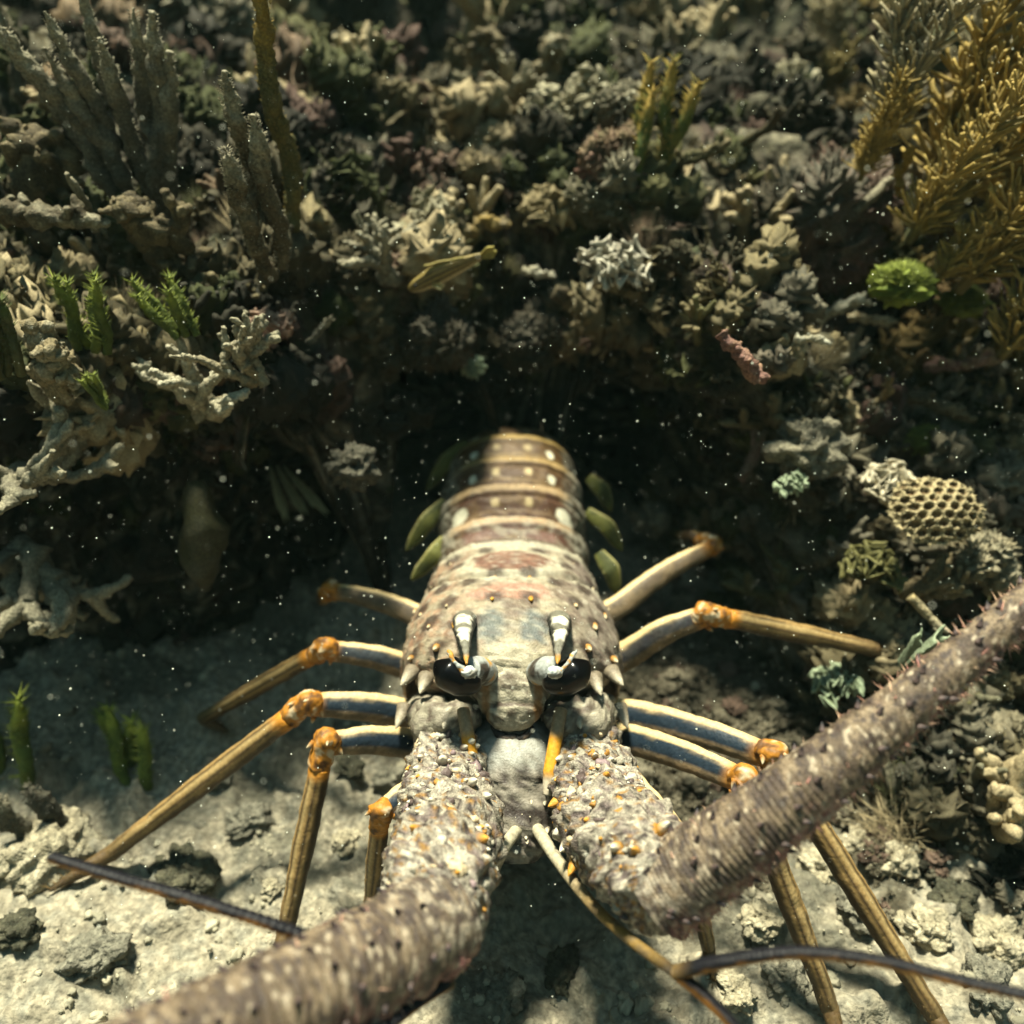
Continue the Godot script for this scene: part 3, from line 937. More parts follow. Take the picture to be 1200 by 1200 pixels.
func build_legs(L: Node3D):
	# each leg: body joint, knee, tip, with the long bone between; heights above the sand in metres
	var legs := [
		{"a": far(505, 728, 0.345), "k": far(388, 692, 0.36), "tip": far(378, 704, 0.37), "r": 0.0036, "m": 0.3, "short": true},
		{"a": far(500, 790, 0.325), "k": far(383, 762, 0.315), "tip": level(238, 842, 0.01), "r": 0.0039, "m": 0.9, "foot": level(268, 858, 0.004)},
		{"a": far(497, 842, 0.312), "k": far(362, 826, 0.298), "tip": level(130, 1000, 0.006), "r": 0.0044, "m": 1.0, "foot": level(58, 1044, 0.003)},
		{"a": far(492, 874, 0.3), "k": far(382, 872, 0.285), "tip": level(335, 1090, 0.008), "r": 0.0042, "m": 1.0, "foot": level(318, 1150, 0.003)},
		{"a": far(500, 925, 0.275), "k": far(447, 952, 0.262), "tip": level(434, 1062, 0.02), "r": 0.0034, "m": 1.0, "foot": level(424, 1120, 0.003)},
		{"a": far(712, 718, 0.345), "k": far(836, 640, 0.362), "tip": far(800, 628, 0.375), "r": 0.0036, "m": 0.2, "short": true},
		{"a": far(728, 770, 0.325), "k": far(826, 722, 0.315), "tip": far(1022, 760, 0.33), "r": 0.0042, "m": 0.8, "foot": far(1040, 775, 0.335)},
		{"a": far(735, 840, 0.31), "k": far(905, 888, 0.275), "tip": level(1095, 1190, 0.006), "r": 0.0044, "m": 1.0, "foot": level(1140, 1262, 0.003)},
		{"a": far(730, 868, 0.3), "k": far(872, 916, 0.262), "tip": level(972, 1180, 0.008), "r": 0.0042, "m": 1.0, "foot": level(990, 1240, 0.003)},
		{"a": far(715, 900, 0.285), "k": far(800, 985, 0.255), "tip": level(830, 1110, 0.01), "r": 0.0034, "m": 1.0, "foot": level(836, 1150, 0.003)},
	]
	for d in legs:
		var g := Geo.new()
		var a: Vector3 = d.a
		var k: Vector3 = d.k
		var tip: Vector3 = d.tip
		var r: float = d.r * 0.86
		var dark: float = d.m
		# the bands run along the side of the leg that is turned up and forward
		var facing := Vector3(0, 0.72, 0.69)
		var hand := 1.0 if a.x < 0.0 else -1.0
		var inner := Vector3(a.x * 0.45, a.y - 0.006, a.z)
		# upper bone, arched a little
		sweep(g, [inner, a.lerp(k, -0.05), a.lerp(k, 0.5) + Vector3(0, 0.0025, 0), k],
			[Vector2(r * 1.45, r * 0.9), Vector2(r * 1.5, r * 0.85), Vector2(r * 1.3, r * 0.8), Vector2(r * 1.0, r * 0.85)], 24, 60,
			func(t, an, p):
				var u: float = cos(an) * hand + 0.1 * n_fine.get_noise_3dv(p * 0.5)
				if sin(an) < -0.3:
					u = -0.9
				var tan_ := Color(0.24, 0.17, 0.10).lerp(Color(0.15, 0.11, 0.07), smoothstep(-0.1, 0.2, n_fine.get_noise_3dv(p * 0.8)))
				var col := tan_.lerp(Color(0.012, 0.026, 0.042), smoothstep(-0.42, -0.28, u) * smoothstep(0.6, 0.48, u) * dark)
				col = col.lerp(Color(0.66, 0.50, 0.26), smoothstep(0.5, 0.66, u))
				return col.lerp(Color(0.42, 0.18, 0.03), smoothstep(0.86, 0.95, t)), func(_t, _an, p): return 0.0004 * n_fine.get_noise_3dv(p * 0.9), facing)
		# knee: a short knobby orange joint with pale spots
		var out := (tip - k).normalized()
		var k2 := k + out * r * 2.4 + Vector3(0, r * 0.3, 0)
		sweep(g, [k + (a - k).normalized() * r * 0.8, k + Vector3(0, r * 0.35, 0), k2], [Vector2(r * 0.85, r * 0.9), Vector2(r * 1.15, r * 1.2), Vector2(r * 0.92, r * 1.0)], 24, 26,
			func(t, an, p):
				var b := n_fine.get_noise_3dv(p * 1.1)
				return Color(0.45, 0.19, 0.025).lerp(Color(0.62, 0.5, 0.33), smoothstep(0.22, 0.34, b)).lerp(Color(0.13, 0.06, 0.02), smoothstep(0.15, 0.3, -b)),
			func(_t, _an, p): return 0.0014 * n_fine.get_noise_3dv(p * 1.0))
		for q in 5:
			var an := TAU * q / 5.0
			var side := Vector3(cos(an), sin(an), 0.3).normalized()
			var at := k + side * r * 1.2
			cone(g, at, at + (side + out).normalized() * r * 0.8, r * 0.32, Color(0.4, 0.17, 0.03), Color(0.6, 0.5, 0.33), 7)
		# lower bones: golden brown with dark lengthwise stripes
		var pts := [k2, k2.lerp(tip, 0.4) + Vector3(0, 0.001, 0), k2.lerp(tip, 0.43) + Vector3(0, 0.001, 0), tip]
		var rr := [Vector2(r * 0.95, r * 1.0), Vector2(r * 1.0, r * 1.0), Vector2(r * 0.85, r * 0.88), Vector2(r * 0.72, r * 0.75)]
		if d.has("foot"):
			var lp := [k2, k2.lerp(tip, 0.25), k2.lerp(tip, 0.5), k2.lerp(tip, 0.75), tip]
			pts = lp
			rr = [Vector2(r * 0.95, r * 1.0), Vector2(r * 1.0, r * 1.02), Vector2(r * 1.02, r * 1.0), Vector2(r * 0.84, r * 0.86), Vector2(r * 0.78, r * 0.8)]
		sweep(g, pts, rr, 22, 60,
			func(t, an, p):
				var u: float = cos(an) * hand + 0.13 * n_fine.get_noise_3dv(p * 0.5)
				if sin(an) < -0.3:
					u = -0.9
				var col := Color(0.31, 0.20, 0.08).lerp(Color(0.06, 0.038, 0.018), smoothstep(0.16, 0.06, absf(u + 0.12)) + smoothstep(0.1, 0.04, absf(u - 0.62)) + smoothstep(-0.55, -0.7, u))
				col = col.lerp(Color(0.46, 0.34, 0.16), smoothstep(0.25, 0.1, absf(u - 0.34)) * 0.7)
				col = col.lerp(Color(0.58, 0.24, 0.03), smoothstep(0.1, 0.02, t))
				return col.lerp(Color(0.10, 0.065, 0.03), smoothstep(0.7, 1.0, t) * 0.7), func(_t, _an, p): return 0.0004 * n_fine.get_noise_3dv(p * 0.8), facing)
		for q in 90:
			var t := rng.randf()
			var at := k2.lerp(tip, t)
			var an := rng.randf() * TAU
			var dir := (Vector3(cos(an), sin(an), 0.4) + out * 0.8).normalized()
			blade(g, at + dir * r * 0.7, at + dir * r * rng.randf_range(1.2, 1.5), 0.00009, Color(0.2, 0.13, 0.05))
		if d.has("foot"):
			var foot: Vector3 = d.foot
			sweep(g, [tip, tip.lerp(foot, 0.5), foot], [Vector2(r * 0.78, r * 0.8), Vector2(r * 0.62, r * 0.65), Vector2(r * 0.12, r * 0.12)], 14, 16,
				func(t, _an, p): return Color(0.13, 0.082, 0.035).lerp(Color(0.06, 0.04, 0.02), t))
			for q in 60:
				var at := tip.lerp(foot, rng.randf())
				var dir := Vector3(rng.randf_range(-1, 1), rng.randf_range(-0.6, 1), rng.randf_range(-1, 1)).normalized()
				blade(g, at, at + dir * r * 1.2 + (foot - tip).normalized() * r * 0.6, 0.0002, Color(0.14, 0.09, 0.03))
		put("leg", g.mesh(), M.leg, L)


func build_swimmerets(L: Node3D):
	for d in [[522, 588, 500, 612, 476, 646, 0.375], [522, 632, 508, 652, 482, 680, 0.36], [688, 600, 712, 618, 729, 646, 0.375], [702, 648, 716, 668, 724, 698, 0.358], [548, 520, 524, 540, 500, 575, 0.4], [690, 560, 706, 575, 716, 600, 0.395]]:
		var g := Geo.new()
		var a := far(d[0], d[1], d[6])
		var b := far(d[2], d[3], d[6] - 0.004)
		var c := far(d[4], d[5], d[6] - 0.002)
		sweep(g, [a, a.lerp(b, 0.6), b, b.lerp(c, 0.6), c], [Vector2(0.0022, 0.001), Vector2(0.0034, 0.0012), Vector2(0.0036, 0.0012), Vector2(0.0026, 0.001), Vector2(0.0003, 0.0003)], 16, 24,
			func(t, an, p): return Color(0.12, 0.125, 0.03).lerp(Color(0.06, 0.07, 0.02), smoothstep(-0.1, 0.2, n_fine.get_noise_3dv(p * 0.5))).lerp(Color(0.33, 0.3, 0.12), smoothstep(0.75, 0.95, absf(cos(an)))), null, Vector3(0, 0.4, 0.9))
		put("swimmeret", g.mesh(), M.leaf, L)


# ---------------------------------------------------------------- growth on the reef
func tinted(base: Color, tip: Color, off: Vector3) -> Callable:
	return func(t, an, p):
		var b := n_fine.get_noise_3dv(p * 0.45 + off)
		return base.lerp(tip, clampf(smoothstep(0.25, 1.0, t) * 0.9 + 0.5 * b, 0, 1))


# branching stubs that fork: lengths in metres
func branches(g: Geo, at: Vector3, dir: Vector3, len_: float, r: float, depth: int, spread: float, base: Color, tip: Color, knob: float, fork := 2):
	var bend := Vector3(rng.randf_range(-1, 1), rng.randf_range(-0.4, 1), rng.randf_range(-1, 1)) * 0.25
	var d := (dir + bend).normalized()
	var mid := at + dir * len_ * 0.5
	var end := mid + d * len_ * 0.5
	var r2 := r * (0.78 if depth > 0 else 0.5)
	var t0 := 1.0 - (depth + 1) / 3.6
	var t1 := 1.0 - depth / 3.6
	var off := Vector3(rng.randf(), rng.randf(), rng.randf()) * 9.0
	sweep(g, [at, mid, end], [Vector2(r, r), Vector2(r * 0.95, r * 0.9), Vector2(r2, r2)], 11, 12,
		func(t, an, p):
			var b := n_fine.get_noise_3dv(p * 0.4 + off)
			return base.lerp(tip, clampf(lerpf(t0, t1, t) + 0.55 * b, 0, 1)),
		func(t, an, p): return r * knob * (n_fine.get_noise_3dv(p * (0.0022 / r) + off) + 0.6 * n_fine.get_noise_3dv(p * (0.006 / r) + off)))
	if depth > 0:
		for k in fork:
			var nd := (d + Vector3(rng.randf_range(-1, 1), rng.randf_range(-0.5, 1), rng.randf_range(-1, 1)) * spread).normalized()
			branches(g, end - d * r * 0.3, nd, len_ * rng.randf_range(0.6, 0.9), r2 * 0.95, depth - 1, spread, base, tip, knob, fork)


func bush(h: float, stems: int, r: float, depth: int, spread: float, base: Color, tip: Color, knob: float, lean := Vector3.UP, fork := 2) -> Geo:
	var g := Geo.new()
	for k in stems:
		var d := (lean + Vector3(rng.randf_range(-1, 1), rng.randf_range(-0.2, 0.4), rng.randf_range(-1, 1)) * spread).normalized()
		branches(g, Vector3(rng.randf_range(-1, 1), 0, rng.randf_range(-1, 1)) * h * 0.12 - d * h * 0.1, d, h * 0.5, r * rng.randf_range(0.8, 1.2), depth, spread, base, tip, knob, fork)
	return g


# one knobby upright finger covered in polyps
func finger(g: Geo, at: Vector3, to: Vector3, r: float, base: Color, tip: Color, knob := 0.25, fuzz := 0):
	var off := Vector3(rng.randf(), rng.randf(), rng.randf()) * 7.0
	var side := Vector3(rng.randf_range(-1, 1), 0, rng.randf_range(-1, 1)) * at.distance_to(to) * 0.05
	var axis := (to - at).normalized()
	for k in fuzz:
		var t := rng.randf_range(0.05, 0.98)
		var d := Vector3(rng.randf_range(-1, 1), rng.randf_range(-1, 1), rng.randf_range(-1, 1))
		d = (d - axis * d.dot(axis)).normalized()
		var p := catmull([at, at.lerp(to, 0.28) + side, at.lerp(to, 0.55) - side * 0.5, at.lerp(to, 0.8), to], t) + d * r * (0.9 if t < 0.85 else 0.5)
		blade(g, p, p + (d + axis * 0.5).normalized() * r * rng.randf_range(0.25, 0.5), r * 0.09, base.lerp(tip, rng.randf_range(0.4, 1.0)))
	var rings := int(clampf(at.distance_to(to) / (r * 0.35), 10, 60))
	sweep(g, [at, at.lerp(to, 0.28) + side, at.lerp(to, 0.55) - side * 0.5, at.lerp(to, 0.8), to], [Vector2(r * 0.85, r * 0.85), Vector2(r, r), Vector2(r * 1.05, r * 1.05), Vector2(r * 0.95, r * 0.95), Vector2(r * 0.15, r * 0.15)], 16, rings,
		func(t, an, p): return base.lerp(tip, clampf(smoothstep(0.45, 1.0, t) + 0.7 * n_fine.get_noise_3dv(p * 0.6 + off), 0, 1)),
		func(t, an, p): return r * knob * n_fine.get_noise_3dv(p * (0.0028 / r) + off) + r * 0.3 * n_fine.get_noise_3dv(p * (0.008 / r) + off))


# a wavy frond sheet with thickness
func frond(g: Geo, at: Vector3, dir: Vector3, face: Vector3, len_: float, wid: float, wave: float, base: Color, tip: Color):
	var side := dir.cross(face).normalized()
	var nrm := side.cross(dir).normalized()
	var off := rng.randf() * 20.0
	var l := Geo.new()
	var nu := 9
	var nv := 9
	for sgn in [1, -1]:
		for j in nv + 1:
			for k in nu + 1:
				var v := float(j) / nv
				var u := (float(k) / nu - 0.5) * 2.0
				var w := wid * (0.25 + 0.75 * sin(clampf(v * 1.9, 0, 2.2) * 0.75))
				var ruffle := sin(u * 4.0 + off + v * 3.0) * wave * v * len_ + n_mid.get_noise_2d(u * 30 + off, v * 30) * wave * len_
				var edge := 1.0 - 0.18 * u * u + 0.1 * sin(u * 7.0 + off)
				var p: Vector3 = at + dir * len_ * v * edge + side * u * w + nrm * (ruffle + u * u * len_ * 0.12 + sgn * 0.0005)
				l.add(p, base.lerp(tip, clampf(v * v * v + 0.6 * n_fine.get_noise_3dv(p * 0.7), 0, 1)))
	var row := nu + 1
	var half := row * (nv + 1)
	for j in nv:
		for k in nu:
			var q := j * row + k
			l.quad(q, q + 1, q + row + 1, q + row)
			l.quad(half + q, half + q + row, half + q + row + 1, half + q + 1)
	for j in nv:
		var q := j * row
		l.quad(q, q + row, half + q + row, half + q)
		q += nu
		l.quad(q, half + q, half + q + row, q + row)
	for k in nu:
		var q := nv * row + k
		l.quad(q, q + 1, half + q + 1, half + q)
	l.closed()
	g.join(l)


# an uneven, warty finger with side nubs
func nubbly(g: Geo, at: Vector3, to: Vector3, r: float, base: Color, tip: Color):
	var off := Vector3(rng.randf(), rng.randf(), rng.randf()) * 7.0
	var len_ := at.distance_to(to)
	var pts := []
	var rr := []
	for k in 7:
		var w := Vector3(rng.randf_range(-1, 1), rng.randf_range(-1, 1), rng.randf_range(-1, 1)) * r * 0.55
		pts.append(at.lerp(to, k / 6.0) + (w if k > 0 else Vector3.ZERO))
		rr.append(Vector2.ONE * r * (rng.randf_range(0.6, 1.15) if k < 6 else 0.15))
	var col := func(t, an, p): return base.lerp(tip, clampf(smoothstep(0.2, 1.0, t) * 0.6 + 0.9 * n_fine.get_noise_3dv(p * 0.9 + off), 0, 1))
	sweep(g, pts, rr, 20, 44, col, func(t, an, p): return r * (0.75 * n_fine.get_noise_3dv(p * (0.0022 / r) + off) + 0.4 * n_fine.get_noise_3dv(p * (0.006 / r) + off)))
	for k in 9:
		var t := rng.randf_range(0.1, 0.95)
		var p := catmull(pts, t)
		var d := Vector3(rng.randf_range(-1, 1), rng.randf_range(-0.3, 1), rng.randf_range(-1, 1)).normalized()
		sweep(g, [p, p + d * r * 1.1, p + d * r * rng.randf_range(1.3, 2.2)], [Vector2.ONE * r * 0.6, Vector2.ONE * r * 0.5, Vector2.ONE * r * 0.12], 9, 8, col, func(_t, _an, q): return r * 0.4 * n_fine.get_noise_3dv(q * (0.006 / r) + off))


func ruffles(h: float, n: int, base: Color, tip: Color) -> Geo:
	var g := Geo.new()
	for k in n * 5:
		var an := rng.randf() * TAU
		var up := rng.randf_range(0.0, 1.0)
		var d := Vector3(cos(an) * sqrt(1.0 - up * up), up, sin(an) * sqrt(1.0 - up * up))
		var tone := rng.randf() * 0.5
		frond(g, d * h * rng.randf_range(0.02, 0.3), (d + Vector3(rng.randf_range(-0.5, 0.5), rng.randf_range(-0.2, 0.5), rng.randf_range(-0.5, 0.5))).normalized(), Vector3(rng.randf_range(-1, 1), rng.randf_range(-1, 1), rng.randf_range(-1, 1)).normalized(), h * rng.randf_range(0.22, 0.45), h * rng.randf_range(0.1, 0.2), 0.4, base.lerp(tip, tone), tip)
	return g


func clump(h: float, n: int, base: Color, tip: Color, fine := 13) -> Geo:
	# a heap of knobs
	var g := Geo.new()
	for k in n:
		var r := h * rng.randf_range(0.16, 0.32)
		var at := Vector3(rng.randf_range(-0.4, 0.4), rng.randf_range(0.0, 0.7), rng.randf_range(-0.35, 0.35)) * h
		var off := Vector3(rng.randf(), rng.randf(), rng.randf()) * 9.0
		var tone := rng.randf()
		lump(g, at, Vector3(r, r * rng.randf_range(0.8, 1.3), r), 0.9, 0.2, off,
			func(p): return base.lerp(tip, clampf(tone * 0.5 + p.y / h * 0.6 + 0.8 * n_fine.get_noise_3dv(p * 0.5 + off), 0, 1)), fine, int(fine * 1.3))
	return g


func tuft(h: float, n: int, base: Color, tip: Color, spread := 0.6) -> Geo:
	var g := Geo.new()
	for k in n:
		var a := Vector3(rng.randf_range(-1, 1), 0, rng.randf_range(-1, 1)) * h * 0.28
		var d := (Vector3.UP + Vector3(rng.randf_range(-1, 1), rng.randf_range(-0.2, 0.2), rng.randf_range(-1, 1)) * spread).normalized()
		blade(g, a, a + d * h * rng.randf_range(0.4, 1.0), h * 0.012, base.lerp(tip, rng.randf()))
	return g


const OLIVE := Color(0.09, 0.085, 0.03)
const BROWN := Color(0.095, 0.075, 0.04)
const GREY := Color(0.14, 0.13, 0.095)
const PALE := Color(0.46, 0.42, 0.29)
const TANC := Color(0.3, 0.24, 0.13)
const GREEN := Color(0.075, 0.105, 0.022)
const LIME := Color(0.25, 0.29, 0.045)
const PINK := Color(0.3, 0.16, 0.13)
const GOLD := Color(0.46, 0.31, 0.07)
const MINT := Color(0.33, 0.4, 0.27)


# one plant or coral standing on the reef or the sand where the photograph shows it; h is its height there in pixels
func grow(kind: String, called: String, x: float, y: float, h: float, label: String, category: String, base: Color, tip: Color, lean := Vector3(0, 1, 0), lift := 0.0, group := ""):
	var where: Array = on_reef(x, y)
	var p: Vector3 = where[0]
	p += (CAM - p).normalized() * lift
	var d := pixel(p).z
	var size := h * d / (600.0 / tan(deg_to_rad(FOV / 2)))
	var o: Node3D
	var g := Geo.new()
	var mat: Material = M.growth
	lean = lean.normalized()
	match kind:
		"rod":
			finger(g, -lean * size * 0.15, lean * size, 10.0 * d / (600.0 / tan(deg_to_rad(FOV / 2))), base, tip, 0.6, 500)
		"thick":
			for k in 3:
				var a := Vector3(rng.randf_range(-0.15, 0.15), -0.1, rng.randf_range(-0.1, 0.1)) * size
				nubbly(g, a, a + (lean + Vector3(rng.randf_range(-0.35, 0.35), 0, rng.randf_range(-0.2, 0.2))).normalized() * size * rng.randf_range(0.65, 1.05), size * rng.randf_range(0.1, 0.16), base, tip)
		"fan":
			o = thing(called, label, category, p, group)
			for k in 9:
				var an := (k - 4) * 0.13
				var f := Geo.new()
				var dd := (lean + Vector3(sin(an), 0, rng.randf_range(-0.15, 0.15))).normalized()
				finger(f, Vector3(sin(an) * size * 0.1, -size * 0.1, 0), dd * size * rng.randf_range(0.7, 1.0), size * rng.randf_range(0.03, 0.042), base, tip, 0.6, 350)
				put("finger", f.mesh(), mat, o)
			return
		"spiky":
			o = thing(called, label, category, p, group)
			for k in 4:
				var f := Geo.new()
				var dd := (lean + Vector3(rng.randf_range(-0.35, 0.35), 0, rng.randf_range(-0.3, 0.3))).normalized()
				var a := Vector3(rng.randf_range(-0.2, 0.2), -0.1, rng.randf_range(-0.15, 0.15)) * size
				var hh := size * rng.randf_range(0.65, 1.0)
				finger(f, a, a + dd * hh, size * 0.055, base, tip, 0.2)
				for q in 170:
					var t := rng.randf_range(0.1, 1.0)
					var an := rng.randf() * TAU
					var ax := a + dd * hh * t
					blade(f, ax, ax + Vector3(cos(an), 0.8, sin(an)) * size * rng.randf_range(0.06, 0.13), size * 0.01, base.lerp(tip, rng.randf()))
				put("finger", f.mesh(), M.leaf, o)
			return
		"branch":
			g = bush(size, 5, size * 0.095, 2, 0.85, base, tip, 0.8, lean)
		"knobs":
			g = clump(size, 18, base, tip, 24)
		"twig":
			g = bush(size * 1.2, 1, size * 0.085, 1, 0.5, base, tip, 0.4, lean)
		"stick":
			nubbly(g, -lean * size * 0.5, lean * size * 0.5, size * 0.1, base, tip)
		"leafy":
			g = ruffles(size, 7, base, tip)
			mat = M.leaf
		"blades":
			for k in 3:
				frond(g, Vector3(0.1 * (k - 1) * size, 0, 0), (lean + Vector3(0.25 * (k - 1), 0, 0)).normalized(), Vector3(0.2, 0.4, 1), size * rng.randf_range(0.7, 1.0), size * 0.075, 0.06, base, tip)
			mat = M.leaf
		"tuft":
			g = tuft(size, 240, base, tip, 0.8)
			mat = M.leaf
		"cushion":
			lump(g, Vector3(0, size * 0.25, 0), Vector3(size * 0.75, size * 0.45, size * 0.55), 0.7, 0.12, Vector3(x, y, 0) * 0.1, func(q): return base.lerp(tip, clampf(0.5 + n_fine.get_noise_3dv(q), 0, 1)), 22, 30)
			for k in 1500:
				var an := rng.randf() * TAU
				var u := rng.randf_range(-0.1, 1.0)
				var sp := sqrt(maxf(0, 1 - u * u))
				var a := Vector3(cos(an) * sp * size * 0.72, size * 0.25 + u * size * 0.48, sin(an) * sp * size * 0.52)
				blade(g, a, a + Vector3(cos(an) * sp, u + 0.3, sin(an) * sp) * size * rng.randf_range(0.08, 0.22), size * 0.014, (base * 0.6).lerp(tip, rng.randf()))
			mat = M.leaf
		"rock":
			lump(g, Vector3(0, size * 0.35, 0), Vector3(size * 0.6, size * 0.5, size * 0.55), 0.7, 0.035, Vector3(x, y, 3) * 0.07, func(q): return base.lerp(tip, clampf(0.4 + 0.9 * n_fine.get_noise_3dv(q * 0.5), 0, 1)), 30, 40, 0.5)
			mat = M.stone
		"plume":
			# sea plume: a few stems set round with fine drooping branchlets
			for m in 3:
				var ld := (lean + Vector3(rng.randf_range(-0.3, 0.3), 0, rng.randf_range(-0.3, 0.3))).normalized()
				var hh := size * rng.randf_range(0.7, 1.1)
				var stem := [Vector3(0, -size * 0.1, 0), ld * hh * 0.4 + Vector3(0, 0, size * 0.03), ld * hh + Vector3(size * 0.1, -size * 0.04, 0)]
				sweep(g, stem, [Vector2.ONE * size * 0.03, Vector2.ONE * size * 0.024, Vector2.ONE * size * 0.008], 8, 16, func(t, an, q): return base.lerp(tip, t * 0.6), func(t, an, q): return size * 0.012 * n_fine.get_noise_3dv(q * 1.2))
				for k in 200:
					var t := rng.randf_range(0.1, 1.0)
					var a := catmull(stem, t)
					var dd := (ld * rng.randf_range(0.3, 1.0) + Vector3(rng.randf_range(-1, 1), rng.randf_range(-0.3, 0.6), rng.randf_range(-1, 1))).normalized()
					var ll := size * rng.randf_range(0.1, 0.26) * (1.15 - 0.5 * t)
					var tone := rng.randf() * 0.5
					sweep(g, [a, a + dd * ll * 0.5, a + dd * ll + (ld - Vector3(0, 0.5, 0)) * ll * 0.25], [Vector2.ONE * size * 0.008, Vector2.ONE * size * 0.010, Vector2.ONE * size * 0.006], 5, 5, func(tt, an, q): return base.lerp(tip, clampf(tone + tt * 0.5 + 0.5 * n_fine.get_noise_3dv(q), 0, 1)), func(tt, an, q): return size * 0.01 * n_fine.get_noise_3dv(q * 2.0))
			mat = M.leaf
		"honeycomb":
			g = honeycomb(size, base, tip)
		"hang":
			sweep(g, [Vector3(0, size * 0.55, -0.01), Vector3(size * 0.05, size * 0.2, 0.0), Vector3(0, -size * 0.1, 0.004), Vector3(-size * 0.06, -size * 0.5, 0)], [Vector2.ONE * size * 0.06, Vector2.ONE * size * 0.2, Vector2.ONE * size * 0.17, Vector2.ONE * size * 0.05], 18, 26,
				func(t, an, q): return base.lerp(tip, clampf(t * 0.6 + 0.6 * n_fine.get_noise_3dv(q * 0.5), 0, 1)), func(t, an, q): return size * 0.09 * n_fine.get_noise_3dv(q * 0.35))
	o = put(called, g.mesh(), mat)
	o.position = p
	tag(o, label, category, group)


func honeycomb(size: float, base: Color, tip: Color) -> Geo:
	# a rounded lobe whose face is pitted with even hexagonal cups
	var g := Geo.new()
	var n := 90
	var cell := size * 0.17
	for j in n + 1:
		for k in n + 1:
			var u := (float(k) / n - 0.5) * 2.0
			var v := (float(j) / n - 0.5) * 2.0
			var sq := Vector2(u * sqrt(1 - v * v / 2), v * sqrt(1 - u * u / 2))
			var rr := sq.length()
			var edge := 1.0 + 0.12 * n_mid.get_noise_2d(sq.angle() * 12.0, 3.0)
			var xy := sq * size * 0.62 * edge
			xy += Vector2(n_fine.get_noise_2dv(sq * 0.012), n_fine.get_noise_2dv(sq * 0.012 + Vector2(3, 3))) * cell * 0.5
			var a := xy.y / (cell * 0.866)
			var row := roundf(a)
			var best := 9.0
			for rj in [row - 1, row, row + 1]:
				var shift := 0.5 * fposmod(rj, 2.0)
				var cx := (roundf(xy.x / cell - shift) + shift) * cell
				best = minf(best, Vector2(xy.x - cx, xy.y - rj * cell * 0.866).length() / cell)
			var pit := smoothstep(0.42, 0.28, best) * smoothstep(1.0, 0.85, rr)
			var z := size * 0.2 * (1.0 - rr * rr) - pit * cell * 0.4 + size * 0.02 * n_fine.get_noise_2dv(xy)
			var p := Vector3(xy.x, xy.y * 0.75, z)
			p = Basis(Vector3.RIGHT, -0.95) * p
			g.add(p + Vector3(0, size * 0.2, 0), tip.lerp(base, clampf(pit * 0.9 + 0.3 * n_fine.get_noise_2dv(xy * 2.0), 0, 1)))
	for j in n:
		for k in n:
			var q := j * (n + 1) + k
			g.quad(q, q + n + 1, q + n + 2, q + 1)
	return g


